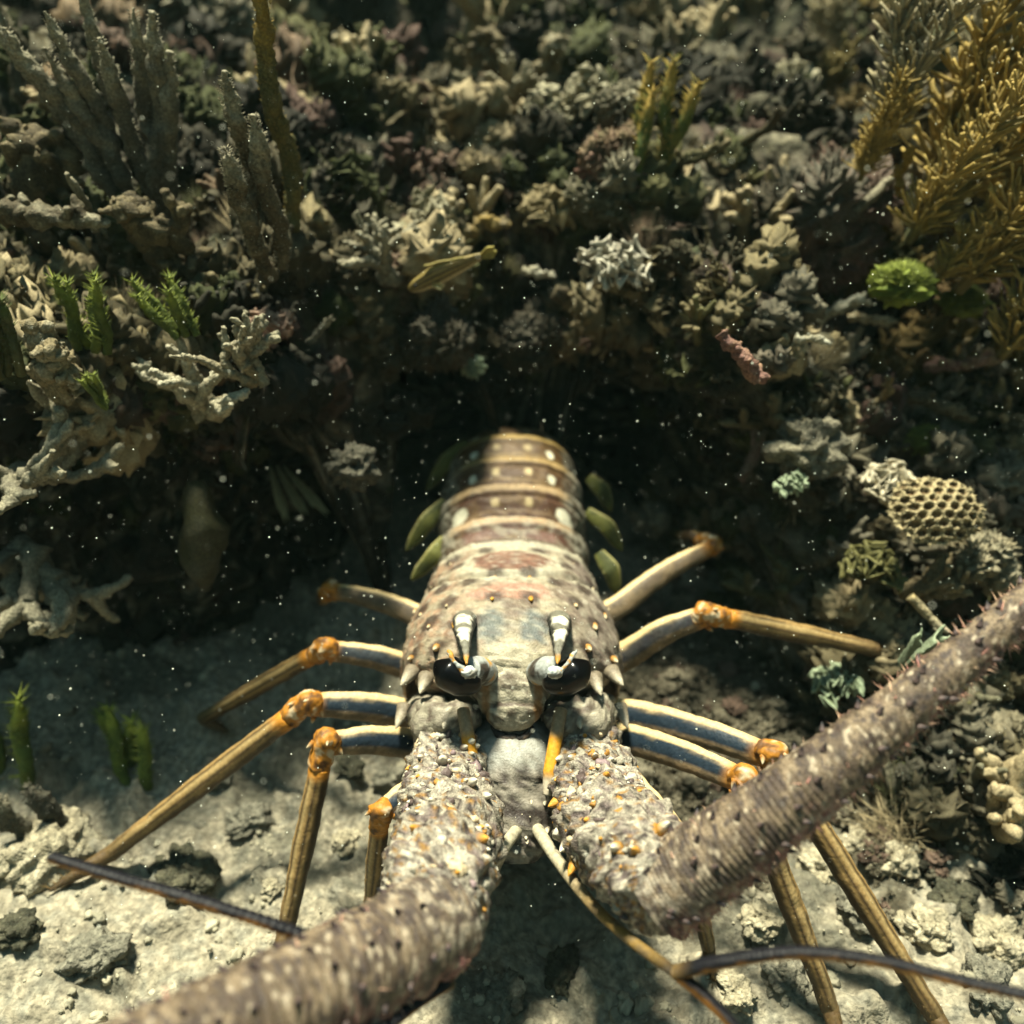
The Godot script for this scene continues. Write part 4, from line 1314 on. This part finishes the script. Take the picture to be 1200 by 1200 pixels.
func build_growth():
	var up := Vector3.UP
	# upper left
	grow("rod", "sea_rod", 338, 235, 240, "tallest yellowish sea rod of the upper left, standing alone against dark water", "soft coral", OLIVE * 1.5, GOLD, Vector3(0.02, 1, 0.05), 0.03)
	grow("rod", "sea_rod", 312, 300, 200, "brown sea rod with a pale tip, left of the tallest sea rod", "soft coral", BROWN * 1.4, PALE, Vector3(-0.04, 1, 0.05), 0.03)
	grow("rod", "sea_rod", 326, 290, 150, "short knobby sea rod crowded against the foot of the tallest sea rod", "soft coral", BROWN * 1.4, PALE, Vector3(0.0, 1, 0.1), 0.04)
	grow("rod", "sea_rod", 296, 280, 110, "lowest thin sea rod of the crowded group, leaning left", "soft coral", BROWN * 1.4, PALE, Vector3(-0.06, 1, 0.2), 0.045)
	grow("fan", "finger_soft_coral", 178, 240, 240, "soft coral of many thin upright grey fingers spread like a fan", "soft coral", GREY, PALE, Vector3(-0.12, 1, 0.05), 0.02)
	grow("thick", "knobby_coral", 215, 310, 120, "thick knobby brown column below the fan of thin grey fingers", "coral", BROWN, TANC, Vector3(-0.1, 1, 0.2), 0.02)
	grow("knobs", "lobed_algae", 250, 70, 95, "pale lobed algae clump at the top edge right of the thin grey fingers", "algae", GREY, PALE, up, 0.02)
	grow("thick", "knobby_coral", 55, 270, 140, "stubby pale brown coral column between the left edge and the fan of grey fingers", "coral", BROWN, TANC, up, 0.01)
	grow("rod", "sea_rod", 45, 130, 120, "single leaning sea rod with a bright tip in the top left corner", "soft coral", BROWN, PALE, Vector3(-0.12, 1, 0), 0.02)
	grow("stick", "coral_branch", 60, 256, 135, "pale coral branch lying level from the left edge", "coral", BROWN, PALE, Vector3(1, 0.05, 0.15), 0.05)
	grow("twig", "coral_branch", 112, 262, 70, "upright pale stub at the end of the level branch near the left edge", "coral", BROWN, PALE, Vector3(0.1, 1, 0.3), 0.05)
	grow("cushion", "green_algae", 30, 100, 32, "dark green round algae cushion high in the top left corner", "algae", GREEN * 0.5, GREEN * 0.8)
	grow("cushion", "green_algae", 390, 372, 36, "very dark green algae cushion beneath the crowded sea rods", "algae", GREEN * 0.4, GREEN * 0.6)
	grow("thick", "knobby_coral", 75, 445, 110, "pale upright coral knob among the green spiky algae at left", "coral", TANC, PALE, Vector3(0, 1, 0.2), 0.03)
	grow("spiky", "spiky_algae", 110, 400, 110, "green spiky algae fingers right behind the pale upright coral knob", "algae", GREEN, LIME, up, 0.03)
	grow("spiky", "spiky_algae", 212, 385, 95, "green spiky algae leaning left, midway between coral knob and branched pale coral", "algae", GREEN, LIME, Vector3(-0.4, 1, 0), 0.03)
	grow("spiky", "spiky_algae", 8, 430, 110, "olive spiky algae cut by the left edge beside the coral knob", "algae", OLIVE, GREEN, up, 0.03)
	grow("spiky", "spiky_algae", 122, 470, 60, "short yellow-green algae tips just below right of the coral knob", "algae", GREEN, LIME, Vector3(0, 1, 0.3), 0.035)
	grow("branch", "branching_coral", 245, 480, 95, "pale branching coral with stubby white tips on the left ledge lip", "coral", TANC, Color(0.62, 0.58, 0.42), Vector3(-0.2, 0.7, 0.6), 0.03)
	grow("branch", "branching_coral", 298, 445, 80, "smaller pale branching coral, up and right of the stubby white-tipped one", "coral", TANC, PALE, Vector3(-0.1, 1, 0.5), 0.03)
	grow("leafy", "pink_algae", 318, 395, 60, "pinkish brown leafy algae tuft behind the smaller pale branching coral", "algae", PINK, Color(0.4, 0.27, 0.2), up, 0.015)
	grow("stick", "white_stub", 374, 388, 40, "thin whitish stub leaning right beside the pinkish leafy tuft", "coral", GREY, PALE, Vector3(0.7, 0.7, 0), 0.02)
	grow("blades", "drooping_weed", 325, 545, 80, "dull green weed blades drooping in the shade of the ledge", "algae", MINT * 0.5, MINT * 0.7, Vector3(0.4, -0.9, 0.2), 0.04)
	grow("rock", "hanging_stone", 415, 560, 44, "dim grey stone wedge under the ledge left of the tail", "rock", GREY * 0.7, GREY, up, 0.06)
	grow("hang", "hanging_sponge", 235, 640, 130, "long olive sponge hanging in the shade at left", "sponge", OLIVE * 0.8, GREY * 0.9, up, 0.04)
	grow("branch", "crusted_branches", 20, 560, 140, "crusted pale grey branches reaching right from the left edge", "coral", GREY, PALE, Vector3(0.75, 0.3, 0.5), 0.05)
	grow("branch", "crusted_branches", 30, 650, 140, "drooping grey branches below the crusted pale ones at the left edge", "coral", GREY, PALE, Vector3(0.7, -0.6, 0.5), 0.06)
	grow("spiky", "spiky_algae", 160, 905, 125, "tuft of dark green spiky fingers alone on the shaded sand", "algae", GREEN * 1.6, LIME * 1.5, Vector3(0, 1, -0.2), 0.0)
	grow("spiky", "spiky_algae", 8, 905, 150, "dark green spiky algae on the sand cut by the left edge", "algae", GREEN * 1.5, LIME * 1.3, Vector3(0, 1, -0.2), 0.0)
	grow("rod", "shaggy_stalk", 30, 985, 85, "shaggy pale stalk on the sand under the green algae at the left edge", "algae", GREY, PALE, Vector3(-0.1, 1, 0), 0.0)
	grow("rod", "shaggy_stalk", 80, 975, 90, "thin grey stalk on the sand right of the shaggy pale stalk", "algae", GREY * 0.7, GREY, Vector3(-0.25, 1, 0), 0.0)
	# upper middle
	grow("thick", "finger_coral", 590, 85, 70, "upright brown coral finger at the top, left of two", "coral", BROWN, TANC, Vector3(-0.1, 1, 0), 0.01)
	grow("thick", "finger_coral", 632, 90, 60, "upright pale coral finger at the top, right of two", "coral", TANC, PALE, Vector3(0.2, 1, 0), 0.01)
	grow("branch", "pale_coral_clump", 596, 118, 55, "pale stubby coral clump at the foot of the two upright fingers", "coral", TANC, PALE, Vector3(0, 0.6, 0.5), 0.02)
	grow("leafy", "ruffled_algae", 548, 110, 50, "grey ruffled algae left of the pale stubby clump at the top", "algae", GREY, PALE)
	grow("leafy", "ruffled_algae", 640, 145, 65, "pale ruffled algae under the two upright coral fingers", "algae", GREY, PALE, up, 0.01)
	grow("leafy", "ruffled_algae", 690, 125, 65, "broad olive ruffled algae left of the green forked weed", "algae", OLIVE, PALE * 0.8, up, 0.01)
	grow("knobs", "lobed_algae", 730, 150, 50, "buff lobed algae touching the foot of the green forked weed", "algae", GREY, PALE, up, 0.01)
	grow("knobs", "lobed_algae", 720, 205, 60, "pinkish brown lobed algae below the green forked weed", "algae", PINK, TANC, up, 0.01)
	grow("spiky", "forked_weed", 768, 195, 125, "tall green forked weed standing over the upper middle reef", "algae", GREEN, GOLD, Vector3(0.05, 1, 0), 0.02)
	grow("stick", "pale_twig", 818, 182, 75, "slim yellowish twig pointing right from the foot of the green forked weed", "coral", OLIVE, TANC, Vector3(0.85, 0.35, 0), 0.03)
	grow("twig", "dark_twig", 880, 165, 70, "dark olive twig right of the slim yellowish one", "coral", OLIVE, BROWN, Vector3(0.9, 0.3, 0), 0.02)
	grow("leafy", "ruffled_algae", 500, 265, 62, "olive ruffled algae clump above and left of the striped fish", "algae", OLIVE, PALE * 0.8, up, 0.01)
	grow("knobs", "lobed_algae", 568, 225, 48, "tan rounded algae knob above the olive ruffled clump near the fish", "algae", BROWN, TANC, up, 0.015)
	grow("stick", "knobby_ridge", 555, 268, 80, "yellowish knobby ridge directly above the striped fish", "coral", TANC * 0.8, GOLD, Vector3(0.95, 0.25, 0), 0.03)
	grow("leafy", "ruffled_algae", 640, 255, 65, "dark olive ruffled algae right of the yellowish knobby ridge", "algae", OLIVE, TANC, up, 0.01)
	grow("knobs", "lobed_algae", 705, 245, 65, "grey green lobed algae between the forked weed and the white leafy clump", "algae", OLIVE, PALE * 0.7, up, 0.01)
	grow("leafy", "white_leafy_clump", 720, 325, 78, "whitish leafy clump, palest growth in the middle of the reef", "algae", GREY, Color(0.58, 0.54, 0.44), up, 0.02)
	grow("branch", "pale_coral_clump", 455, 325, 75, "pale branched clump behind the tail of the striped fish", "coral", GREY, PALE, up, 0.015)
	grow("stick", "worm_like_stub", 632, 320, 42, "small white worm-like stub left of the white leafy clump", "coral", PALE, Color(0.6, 0.57, 0.45), Vector3(0.9, -0.2, 0.1), 0.03)
	grow("stick", "brown_ridge", 690, 362, 90, "brown crusted ridge beneath the white leafy clump", "coral", BROWN, TANC, Vector3(0.9, -0.4, 0.2), 0.03)
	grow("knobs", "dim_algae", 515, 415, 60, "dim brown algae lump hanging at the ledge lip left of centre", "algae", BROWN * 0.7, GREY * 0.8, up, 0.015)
	grow("leafy", "pale_green_leaf", 556, 434, 30, "small pale green leaf at the ledge lip over the tail", "algae", MINT * 0.6, MINT, up, 0.03)
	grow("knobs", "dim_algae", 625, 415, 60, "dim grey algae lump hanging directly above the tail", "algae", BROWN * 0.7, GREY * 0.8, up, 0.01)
	grow("stick", "dim_knob_finger", 742, 437, 95, "dim grey knobby finger sloping down right over the dark cave", "coral", BROWN, GREY * 1.3, Vector3(0.9, -0.35, 0.2), 0.04)
	# right
	var plumes := [[975, 95, 120, -0.45, "pale sea plume leaning left at the top edge, first from the dark gap"], [1040, 150, 170, -0.05, "upright pale sea plume at the top edge, second from the dark gap"], [1095, 190, 230, 0.3, "broad brown sea plume leaning right near the top right corner"], [1160, 230, 250, 0.4, "yellowish sea plume in the top right corner"], [1070, 265, 190, 0.5, "long grey sea plume leaning right above the orange tips"], [1130, 320, 220, 0.55, "golden sea plume at the right edge, tallest of the lower ones"], [1180, 400, 200, 0.3, "dark golden sea plume cut by the right edge"], [1100, 320, 120, 0.6, "short golden sea plume right above the bright green cushion"], [1010, 200, 110, 0.2, "small brown sea plume between the pale ones and the mauve rubble"], [1190, 130, 200, 0.2, "tall brown sea plume rising out of the top right corner"], [1130, 90, 150, 0.1, "faint grey sea plume at the top edge behind the yellowish one"]]
	for q in plumes:
		var gold: bool = q[1] > 160
		grow("plume", "sea_plume", q[0], q[1], q[2], q[4], "soft coral", Color(0.16, 0.13, 0.05) if gold else GREY, Color(0.55, 0.39, 0.11) if gold else Color(0.5, 0.43, 0.26), Vector3(q[3], 1, 0.2), 0.05, "sea plumes in the upper right")
	grow("leafy", "ruffled_algae", 925, 100, 50, "small pale ruffled algae alone against the dark gap at top right", "algae", GREY, PALE, up, 0.01)
	grow("stick", "orange_tip", 1028, 165, 50, "white and yellow coral tip below the small brown sea plume", "coral", GOLD, Color(0.7, 0.65, 0.45), Vector3(0.3, 0.9, 0), 0.05)
	grow("stick", "orange_tip", 1058, 200, 55, "orange coral tip right of the white and yellow tip", "coral", GOLD, Color(0.62, 0.36, 0.05), Vector3(-0.1, 1, 0), 0.05)
	grow("twig", "pale_twig", 1005, 240, 80, "pale forked twig lying on the mauve rubble", "coral", GREY, PALE, Vector3(0.8, 0.4, 0.2), 0.04)
	grow("twig", "pale_twig", 945, 245, 75, "faint pale twig at the left end of the mauve rubble", "coral", GREY, PALE * 0.9, Vector3(0.9, 0.1, 0.3), 0.03)
	grow("knobs", "mauve_rubble", 985, 300, 120, "broad mauve brown rubble lump above the bright green cushion", "coral", PINK * 0.7, GREY * 1.2, up, 0.0)
	grow("knobs", "mauve_rubble", 900, 290, 90, "grey crumbly reef lump left of the mauve brown rubble", "coral", BROWN, GREY, up, 0.0)
	grow("cushion", "green_algae", 1052, 345, 44, "bright lime green algae cushion on the right", "algae", Color(0.12, 0.16, 0.02), Color(0.21, 0.25, 0.035), up, 0.06)
	grow("cushion", "green_algae", 1126, 362, 32, "smaller dull green cushion right of the bright lime one", "algae", GREEN, LIME * 0.8, up, 0.03)
	grow("cushion", "green_algae", 1086, 524, 32, "flat green algae pad above the honeycomb coral", "algae", GREEN, LIME * 0.8, up, 0.02)
	grow("stick", "white_stub", 985, 362, 62, "white coral stick pointing up right, left of the bright green cushion", "coral", PALE, Color(0.6, 0.6, 0.48), Vector3(0.8, 0.5, 0.2), 0.04)
	grow("stick", "white_stub", 952, 398, 42, "short white coral stub lying level below the white stick", "coral", PALE, Color(0.72, 0.7, 0.55), Vector3(1, -0.05, 0.1), 0.04)
	grow("stick", "white_stub", 1022, 376, 55, "pale yellow stub lying level under the bright green cushion", "coral", TANC, PALE, Vector3(1, -0.1, 0.1), 0.035)
	grow("leafy", "olive_lobe", 920, 372, 60, "olive leafy lobe left of the white coral stick", "algae", OLIVE, GREEN * 0.9, up, 0.02)
	grow("stick", "pink_branch", 872, 422, 85, "pinkish brown branch sloping down at the cave's right edge", "coral", PINK, Color(0.45, 0.27, 0.17), Vector3(0.7, -0.65, 0.3), 0.04)
	grow("stick", "orange_coral", 1035, 462, 50, "tan orange coral knob below the pale yellow stub", "coral", TANC, Color(0.5, 0.3, 0.1), Vector3(0.1, 1, 0.3), 0.03)
	grow("stick", "pink_knobby_branch", 1130, 425, 85, "pinkish knobby branch lying level toward the right edge", "coral", PINK, TANC, Vector3(0.95, 0.2, 0.1), 0.03)
	grow("stick", "brown_ridge", 1105, 478, 85, "curved brown ridge above the flat green pad", "coral", BROWN, TANC * 0.8, Vector3(0.9, -0.25, 0.2), 0.03)
	grow("rock", "rough_stone", 942, 545, 66, "rough grey stone with a pale top right of the cave", "rock", GREY, PALE * 0.8, up, 0.02)
	grow("rock", "rough_stone", 795, 575, 52, "dim brown stone beside the tail in the cave mouth", "rock", BROWN, GREY, up, 0.03)
	grow("rock", "pale_pebble", 762, 618, 34, "small pale stone under the dim brown one beside the tail", "rock", GREY, PALE * 0.9, up, 0.04)
	grow("twig", "pink_finger", 868, 560, 70, "pinkish grey finger between the two stones by the cave", "coral", PINK, GREY, Vector3(0.3, 0.9, 0.3), 0.02)
	grow("leafy", "pale_green_leaf", 928, 572, 34, "small mint green leaf below the rough grey stone", "algae", MINT * 0.7, MINT, up, 0.03)
	grow("honeycomb", "honeycomb_coral", 1092, 612, 88, "yellow honeycomb coral lobe pitted with dark cups", "coral", Color(0.2, 0.12, 0.05), Color(0.6, 0.5, 0.28), up, 0.035)
	grow("leafy", "crumpled_coral", 1035, 575, 62, "pale crumpled crown growing on the left of the honeycomb coral", "coral", TANC, Color(0.62, 0.56, 0.42), up, 0.03)
	grow("leafy", "olive_leaf", 1025, 672, 62, "dark olive leaf pair below the honeycomb coral", "algae", OLIVE * 0.7, OLIVE * 1.6, Vector3(0.6, 0.8, 0), 0.03)
	grow("blades", "green_leaf", 1060, 775, 72, "pale green curled blades where the right leg ends", "algae", MINT * 0.6, MINT, Vector3(0.3, 0.9, 0.2), 0.03)
	grow("leafy", "green_leaf", 975, 805, 52, "dark green leaf with pale edges behind the long right antenna", "algae", GREEN * 0.6, MINT, up, 0.02)
	grow("knobs", "yellow_lump", 1145, 665, 55, "blurred pale yellow lump right of the dark olive leaves", "coral", TANC, PALE, up, 0.02)
	grow("branch", "brown_rubble", 1060, 690, 70, "brown crusted rubble under the honeycomb coral", "coral", BROWN, TANC, Vector3(0.5, 0.5, 0.5), 0.02)
	grow("twig", "pale_twig", 1075, 700, 60, "orange and white twig pointing down by the dark olive leaves", "coral", GOLD, PALE, Vector3(0.5, -0.7, 0.4), 0.035)


func build_fish():
	var p: Vector3 = on_reef(525, 318)[0]
	p += (CAM - p).normalized() * 0.05
	var d := pixel(p).z
	var s := 108.0 * d / (600.0 / tan(deg_to_rad(FOV / 2)))
	var o := thing("striped_fish", "small yellowish fish with dark lengthwise stripes resting over the middle of the reef", "fish", p)
	o.rotation = Vector3(0.1, 0, 0.46)
	var g := Geo.new()
	sweep(g, [Vector3(-0.5, 0, 0) * s, Vector3(-0.4, 0, 0) * s, Vector3(-0.15, 0.01, 0) * s, Vector3(0.2, 0.005, 0) * s, Vector3(0.42, 0, 0) * s],
		[Vector2(0.015, 0.012) * s, Vector2(0.05, 0.075) * s, Vector2(0.07, 0.115) * s, Vector2(0.045, 0.075) * s, Vector2(0.018, 0.03) * s], 24, 40,
		func(t, an, q):
			var v: float = sin(an)
			var col := Color(0.27, 0.2, 0.065).lerp(Color(0.05, 0.035, 0.02), smoothstep(0.12, 0.05, absf(v - 0.25)) + smoothstep(0.1, 0.04, absf(v - 0.75)) + smoothstep(0.1, 0.05, absf(v + 0.25)))
			return col.lerp(Color(0.5, 0.42, 0.26), smoothstep(-0.4, -0.8, v)))
	put("body", g.mesh(), M.leg, o)
	var tail := Geo.new()
	frond(tail, Vector3(0.4, 0, 0) * s, Vector3.RIGHT, Vector3.BACK, s * 0.17, s * 0.07, 0.0, Color(0.25, 0.2, 0.05), Color(0.38, 0.32, 0.09))
	put("tail_fin", tail.mesh(), M.leaf, o)
	var dorsal := Geo.new()
	frond(dorsal, Vector3(0.02, 0.085, 0) * s, Vector3(0.25, 1, 0).normalized(), Vector3.BACK, s * 0.045, s * 0.24, 0.0, Color(0.2, 0.15, 0.05), Color(0.27, 0.22, 0.07))
	put("dorsal_fin", dorsal.mesh(), M.leaf, o)
	var pec := Geo.new()
	frond(pec, Vector3(-0.2, -0.03, 0.06) * s, Vector3(0.8, -0.4, 0.5).normalized(), Vector3(0, 0.5, 1), s * 0.13, s * 0.04, 0.0, Color(0.3, 0.25, 0.1), Color(0.45, 0.4, 0.2))
	put("pectoral_fin", pec.mesh(), M.leaf, o)
	var eye := Geo.new()
	lump(eye, Vector3(-0.39, 0.025, 0.045) * s, Vector3.ONE * 0.02 * s, 0.0, 1.0, Vector3.ZERO, func(_q): return Color(0.02, 0.02, 0.02), 8, 10)
	put("eye", eye.mesh(), M.eye, o)


func build_rubble():
	# loose stones and coral bits on the sand that show singly
	var spots := [[1045, 1008, 44, "cream", "cream coral stone on the sunlit sand between the right legs"], [1150, 870, 60, "grey", "dark grey stone near the right edge under the long antenna"], [1105, 940, 46, "grey", "grey stone wedge on the sand below the right antenna"], [965, 1015, 40, "cream", "pale stone chip beside the inner right leg"], [1120, 1050, 50, "dark", "dark hollowed stone right of the outer right leg"], [1175, 985, 48, "cream", "yellowish stone at the right edge on the sunlit sand"], [1060, 915, 40, "cream", "pale stone between the right antenna and the grey wedge"], [1010, 985, 34, "cream", "small cream stone beside the cream coral stone"], [1180, 1090, 56, "cream", "large pale block at the right edge above the feeler"], [1085, 1090, 46, "cream", "pale block touching the outer right leg low down"], [920, 1150, 50, "grey", "mottled grey block under the right feeler"], [1150, 1160, 54, "grey", "grey block in the bottom right corner"], [860, 1165, 40, "cream", "pale stone at the bottom beside the right feelers"], [890, 1090, 44, "cream", "pale angular stone between the right feelers"], [1000, 1070, 40, "grey", "small grey stone between the two right legs low down"], [660, 1130, 40, "dark", "dark stone in the lobster's shadow below the head"], [590, 1165, 46, "grey", "grey stone at the bottom in the lobster's shadow"],
		[290, 955, 40, "grey", "grey stone on the sand left of the second leg"], [215, 1020, 62, "dark", "dark algae covered stone under the left feeler"], [405, 985, 28, "cream", "small pale stone between two left legs"], [60, 1000, 90, "cream", "broad smooth pale stone at the left edge"], [110, 1120, 60, "grey", "grey stone low in the left corner"], [410, 900, 30, "dark", "small dark stone beneath the left knees"], [250, 905, 30, "grey", "dull stone near the foot of the shaded left leg"], [30, 1105, 40, "dark", "dark stone low at the left edge"], [320, 1035, 26, "cream", "cream chip left of the long second leg"], [455, 905, 30, "grey", "mottled stone close to the left antenna base"]]
	var tones := {"cream": [Color(0.42, 0.37, 0.25), Color(0.62, 0.56, 0.4)], "grey": [Color(0.2, 0.19, 0.145), Color(0.36, 0.34, 0.26)], "dark": [Color(0.06, 0.06, 0.04), Color(0.15, 0.14, 0.09)]}
	for s in spots:
		var p: Vector3 = level(s[0], s[1], 0.0)
		p.y = sand_height(p.x, p.z)
		var size: float = s[2] * pixel(p).z / (600.0 / tan(deg_to_rad(FOV / 2)))
		var g := Geo.new()
		var t: Array = tones[s[3]]
		lump(g, Vector3(0, size * 0.12, 0), Vector3(size * 0.6, size * 0.34, size * 0.48), 0.75, 0.03, Vector3(s[0], s[1], 3) * 0.07, func(q): return (t[0] as Color).lerp(t[1], clampf(0.45 + 0.9 * n_fine.get_noise_3dv(q * 0.6), 0, 1)), 32, 44, 0.3)
		var o := put("stone", g.mesh(), M.stone)
		o.position = p
		o.rotation.y = rng.randf() * TAU
		tag(o, s[4], "stone", "loose stones on the sand")
	# the grit between them
	for v in 3:
		var g := Geo.new()
		lump(g, Vector3.ZERO, Vector3(1, 0.7, 0.85), 0.7, 0.16, Vector3(v * 3.1, 1, 2), func(q): return Color.WHITE * (0.85 + 0.15 * n_mid.get_noise_3dv(q)), 9, 12)
		var list := []
		for k in 1500:
			var x := rng.randf_range(-0.3, 0.3)
			var z := rng.randf_range(-0.1, 0.2)
			var s := 0.0005 + 0.0026 * pow(rng.randf(), 6.0)
			if n_big.get_noise_2d(x * 2.0, z * 2.0 + 5.0) + 0.25 * rng.randf() < 0.02:
				continue
			var b := Basis.from_euler(Vector3(rng.randf(), rng.randf() * TAU, rng.randf())).scaled(Vector3.ONE * s)
			list.append([Transform3D(b, Vector3(x, sand_height(x, z) + s * 0.15, z)), Color(0.30, 0.28, 0.21).lerp(Color(0.6, 0.55, 0.41), rng.randf())])
		scatter("sand_grit", g.mesh(), M.grit, list)


func scatter(called: String, mesh: Mesh, mat: Material, list: Array):
	var mm := MultiMesh.new()
	mm.transform_format = MultiMesh.TRANSFORM_3D
	mm.use_colors = true
	mm.mesh = mesh
	mm.instance_count = list.size()
	for k in list.size():
		mm.set_instance_transform(k, list[k][0])
		mm.set_instance_color(k, list[k][1])
	var o := MultiMeshInstance3D.new()
	o.name = numbered(called)
	o.multimesh = mm
	o.material_override = mat
	o.set_meta("kind", "stuff")
	add_child(o, true)


func build_turf():
	# the carpet of small algae that covers the rock
	var kinds := []
	var W := Color(0.3, 0.29, 0.27)  # dark foot colour: shade at the base painted in, under naturally pale tips
	for v in 3:
		kinds.append([clump(1.0, 9, W, Color.WHITE), M.turf, 0.012])
	for v in 3:
		kinds.append([bush(1.0, 4, 0.085, 1, 0.8, W, Color.WHITE, 0.5, Vector3.UP, 3), M.turf, 0.014])
	for v in 2:
		kinds.append([ruffles(1.0, 6, W, Color.WHITE), M.turf, 0.013])
	kinds.append([tuft(1.0, 260, W, Color.WHITE, 0.7), M.turf, 0.008])
	var lists := []
	for k in kinds:
		lists.append([])
	var count := 14000
	for k in count:
		var at := rng.randi_range(0, reef_v.size() - 1)
		var p := reef_v[at]
		if p.z < -0.9 or absf(p.x) > 0.6 or p.y < -0.01:
			continue
		var nrm := reef_n[at]
		if nrm.y < -0.35 and rng.randf() < 0.6:
			continue
		var patch := n_big.get_noise_3dv(p * 1.4 + Vector3(9, 9, 9))
		var q := int(clampf((patch * 1.4 + 0.5 + rng.randf_range(-0.22, 0.22)) * kinds.size(), 0, kinds.size() - 1))
		if rng.randf() < 0.3:
			q = rng.randi_range(0, kinds.size() - 1)
		elif rng.randf() < 0.12:
			q = kinds.size() - 1
		var dir := (nrm * 0.6 + Vector3(0, 0.8, 0.1) + Vector3(rng.randf_range(-1, 1), rng.randf_range(-1, 1), rng.randf_range(-1, 1)) * 0.35).normalized()
		var b := Basis(Quaternion(Vector3.UP, dir)) * Basis(Vector3.UP, rng.randf() * TAU)
		var s: float = kinds[q][2] * (0.45 + 2.0 * pow(rng.randf(), 3.0)) * (1.0 + 0.8 * smoothstep(-0.15, -0.5, p.z))
		var tone := rng.randf()
		var painted_lit := smoothstep(-0.2, 0.28, n_big.get_noise_3dv(p * 1.1 + Vector3(2, 7, 4)))  # bands of light and shade over the reef, painted into the turf colour
		var col := Color(0.032, 0.03, 0.018).lerp(Color(0.09, 0.078, 0.042), painted_lit).lerp(Color(0.42, 0.345, 0.18), pow(tone, 1.8) * lerpf(0.06, 0.95, painted_lit))
		# inside the hole the turf is thinned and its shade painted in as dark colour
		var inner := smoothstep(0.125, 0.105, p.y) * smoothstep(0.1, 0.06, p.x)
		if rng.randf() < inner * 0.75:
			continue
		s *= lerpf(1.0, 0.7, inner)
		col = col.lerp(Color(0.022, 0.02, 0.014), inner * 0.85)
		var h := n_big.get_noise_3dv(p * 3.0 + Vector3(1, 5, 2)) + rng.randf_range(-0.15, 0.15)
		if h > 0.3:
			col = col.lerp(PINK, 0.35)
		elif h < -0.2:
			col = col.lerp(Color(0.1, 0.12, 0.03), 0.6)
		if rng.randf() < 0.15 * painted_lit * (1.0 - inner):
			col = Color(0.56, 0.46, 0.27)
			s *= 1.35
		if p.x > 0.09 and p.z > -0.14 and rng.randf() < 0.6:
			col = col.lerp(Color(0.3, 0.275, 0.2), rng.randf())
		if p.x > 0.15 and p.z < -0.12 and rng.randf() < 0.6:
			col = col.lerp(Color(0.3, 0.2, 0.05), 0.5)
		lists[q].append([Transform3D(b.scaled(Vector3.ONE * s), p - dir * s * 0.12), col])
	for k in 2600:
		var x := rng.randf_range(0.02, 0.34)
		var z := rng.randf_range(-0.13, 0.08)
		if rng.randf() > apron(x, z) * 0.75:
			continue
		var q := rng.randi_range(0, kinds.size() - 2)
		var s: float = kinds[q][2] * rng.randf_range(0.3, 0.95)
		var col := Color(0.11, 0.095, 0.06).lerp(Color(0.34, 0.3, 0.21), pow(rng.randf(), 1.5))
		if rng.randf() < 0.15:
			col = col.lerp(PINK, 0.4)
		var dir := (Vector3.UP + Vector3(rng.randf_range(-1, 1), 0, rng.randf_range(-1, 1)) * 0.4).normalized()
		lists[q].append([Transform3D((Basis(Quaternion(Vector3.UP, dir)) * Basis(Vector3.UP, rng.randf() * TAU)).scaled(Vector3(1, 0.7, 1) * s), Vector3(x, sand_height(x, z) - s * 0.15, z)), col])
	for q in kinds.size():
		if lists[q].size():
			scatter("turf_algae", kinds[q][0].mesh(), kinds[q][1], lists[q])


func build_specks():
	# particles drifting in the water
	var g := Geo.new()
	lump(g, Vector3.ZERO, Vector3.ONE, 0.3, 0.2, Vector3.ZERO, func(_p): return Color.WHITE, 5, 6)
	var list := []
	for k in 5200:
		var d := rng.randf_range(0.16, 0.36)
		var p := Vector3(rng.randf_range(-0.24, 0.24), rng.randf_range(0.03, 0.27), rng.randf_range(-0.14, 0.1))
		var s := 0.00006 + 0.0002 * pow(rng.randf(), 4.0)
		if p.distance_to(CAM) < 0.17:
			continue
		list.append([Transform3D(Basis().scaled(Vector3.ONE * s), p), Color.WHITE])
	scatter("drifting_particles", g.mesh(), M.speck, list)
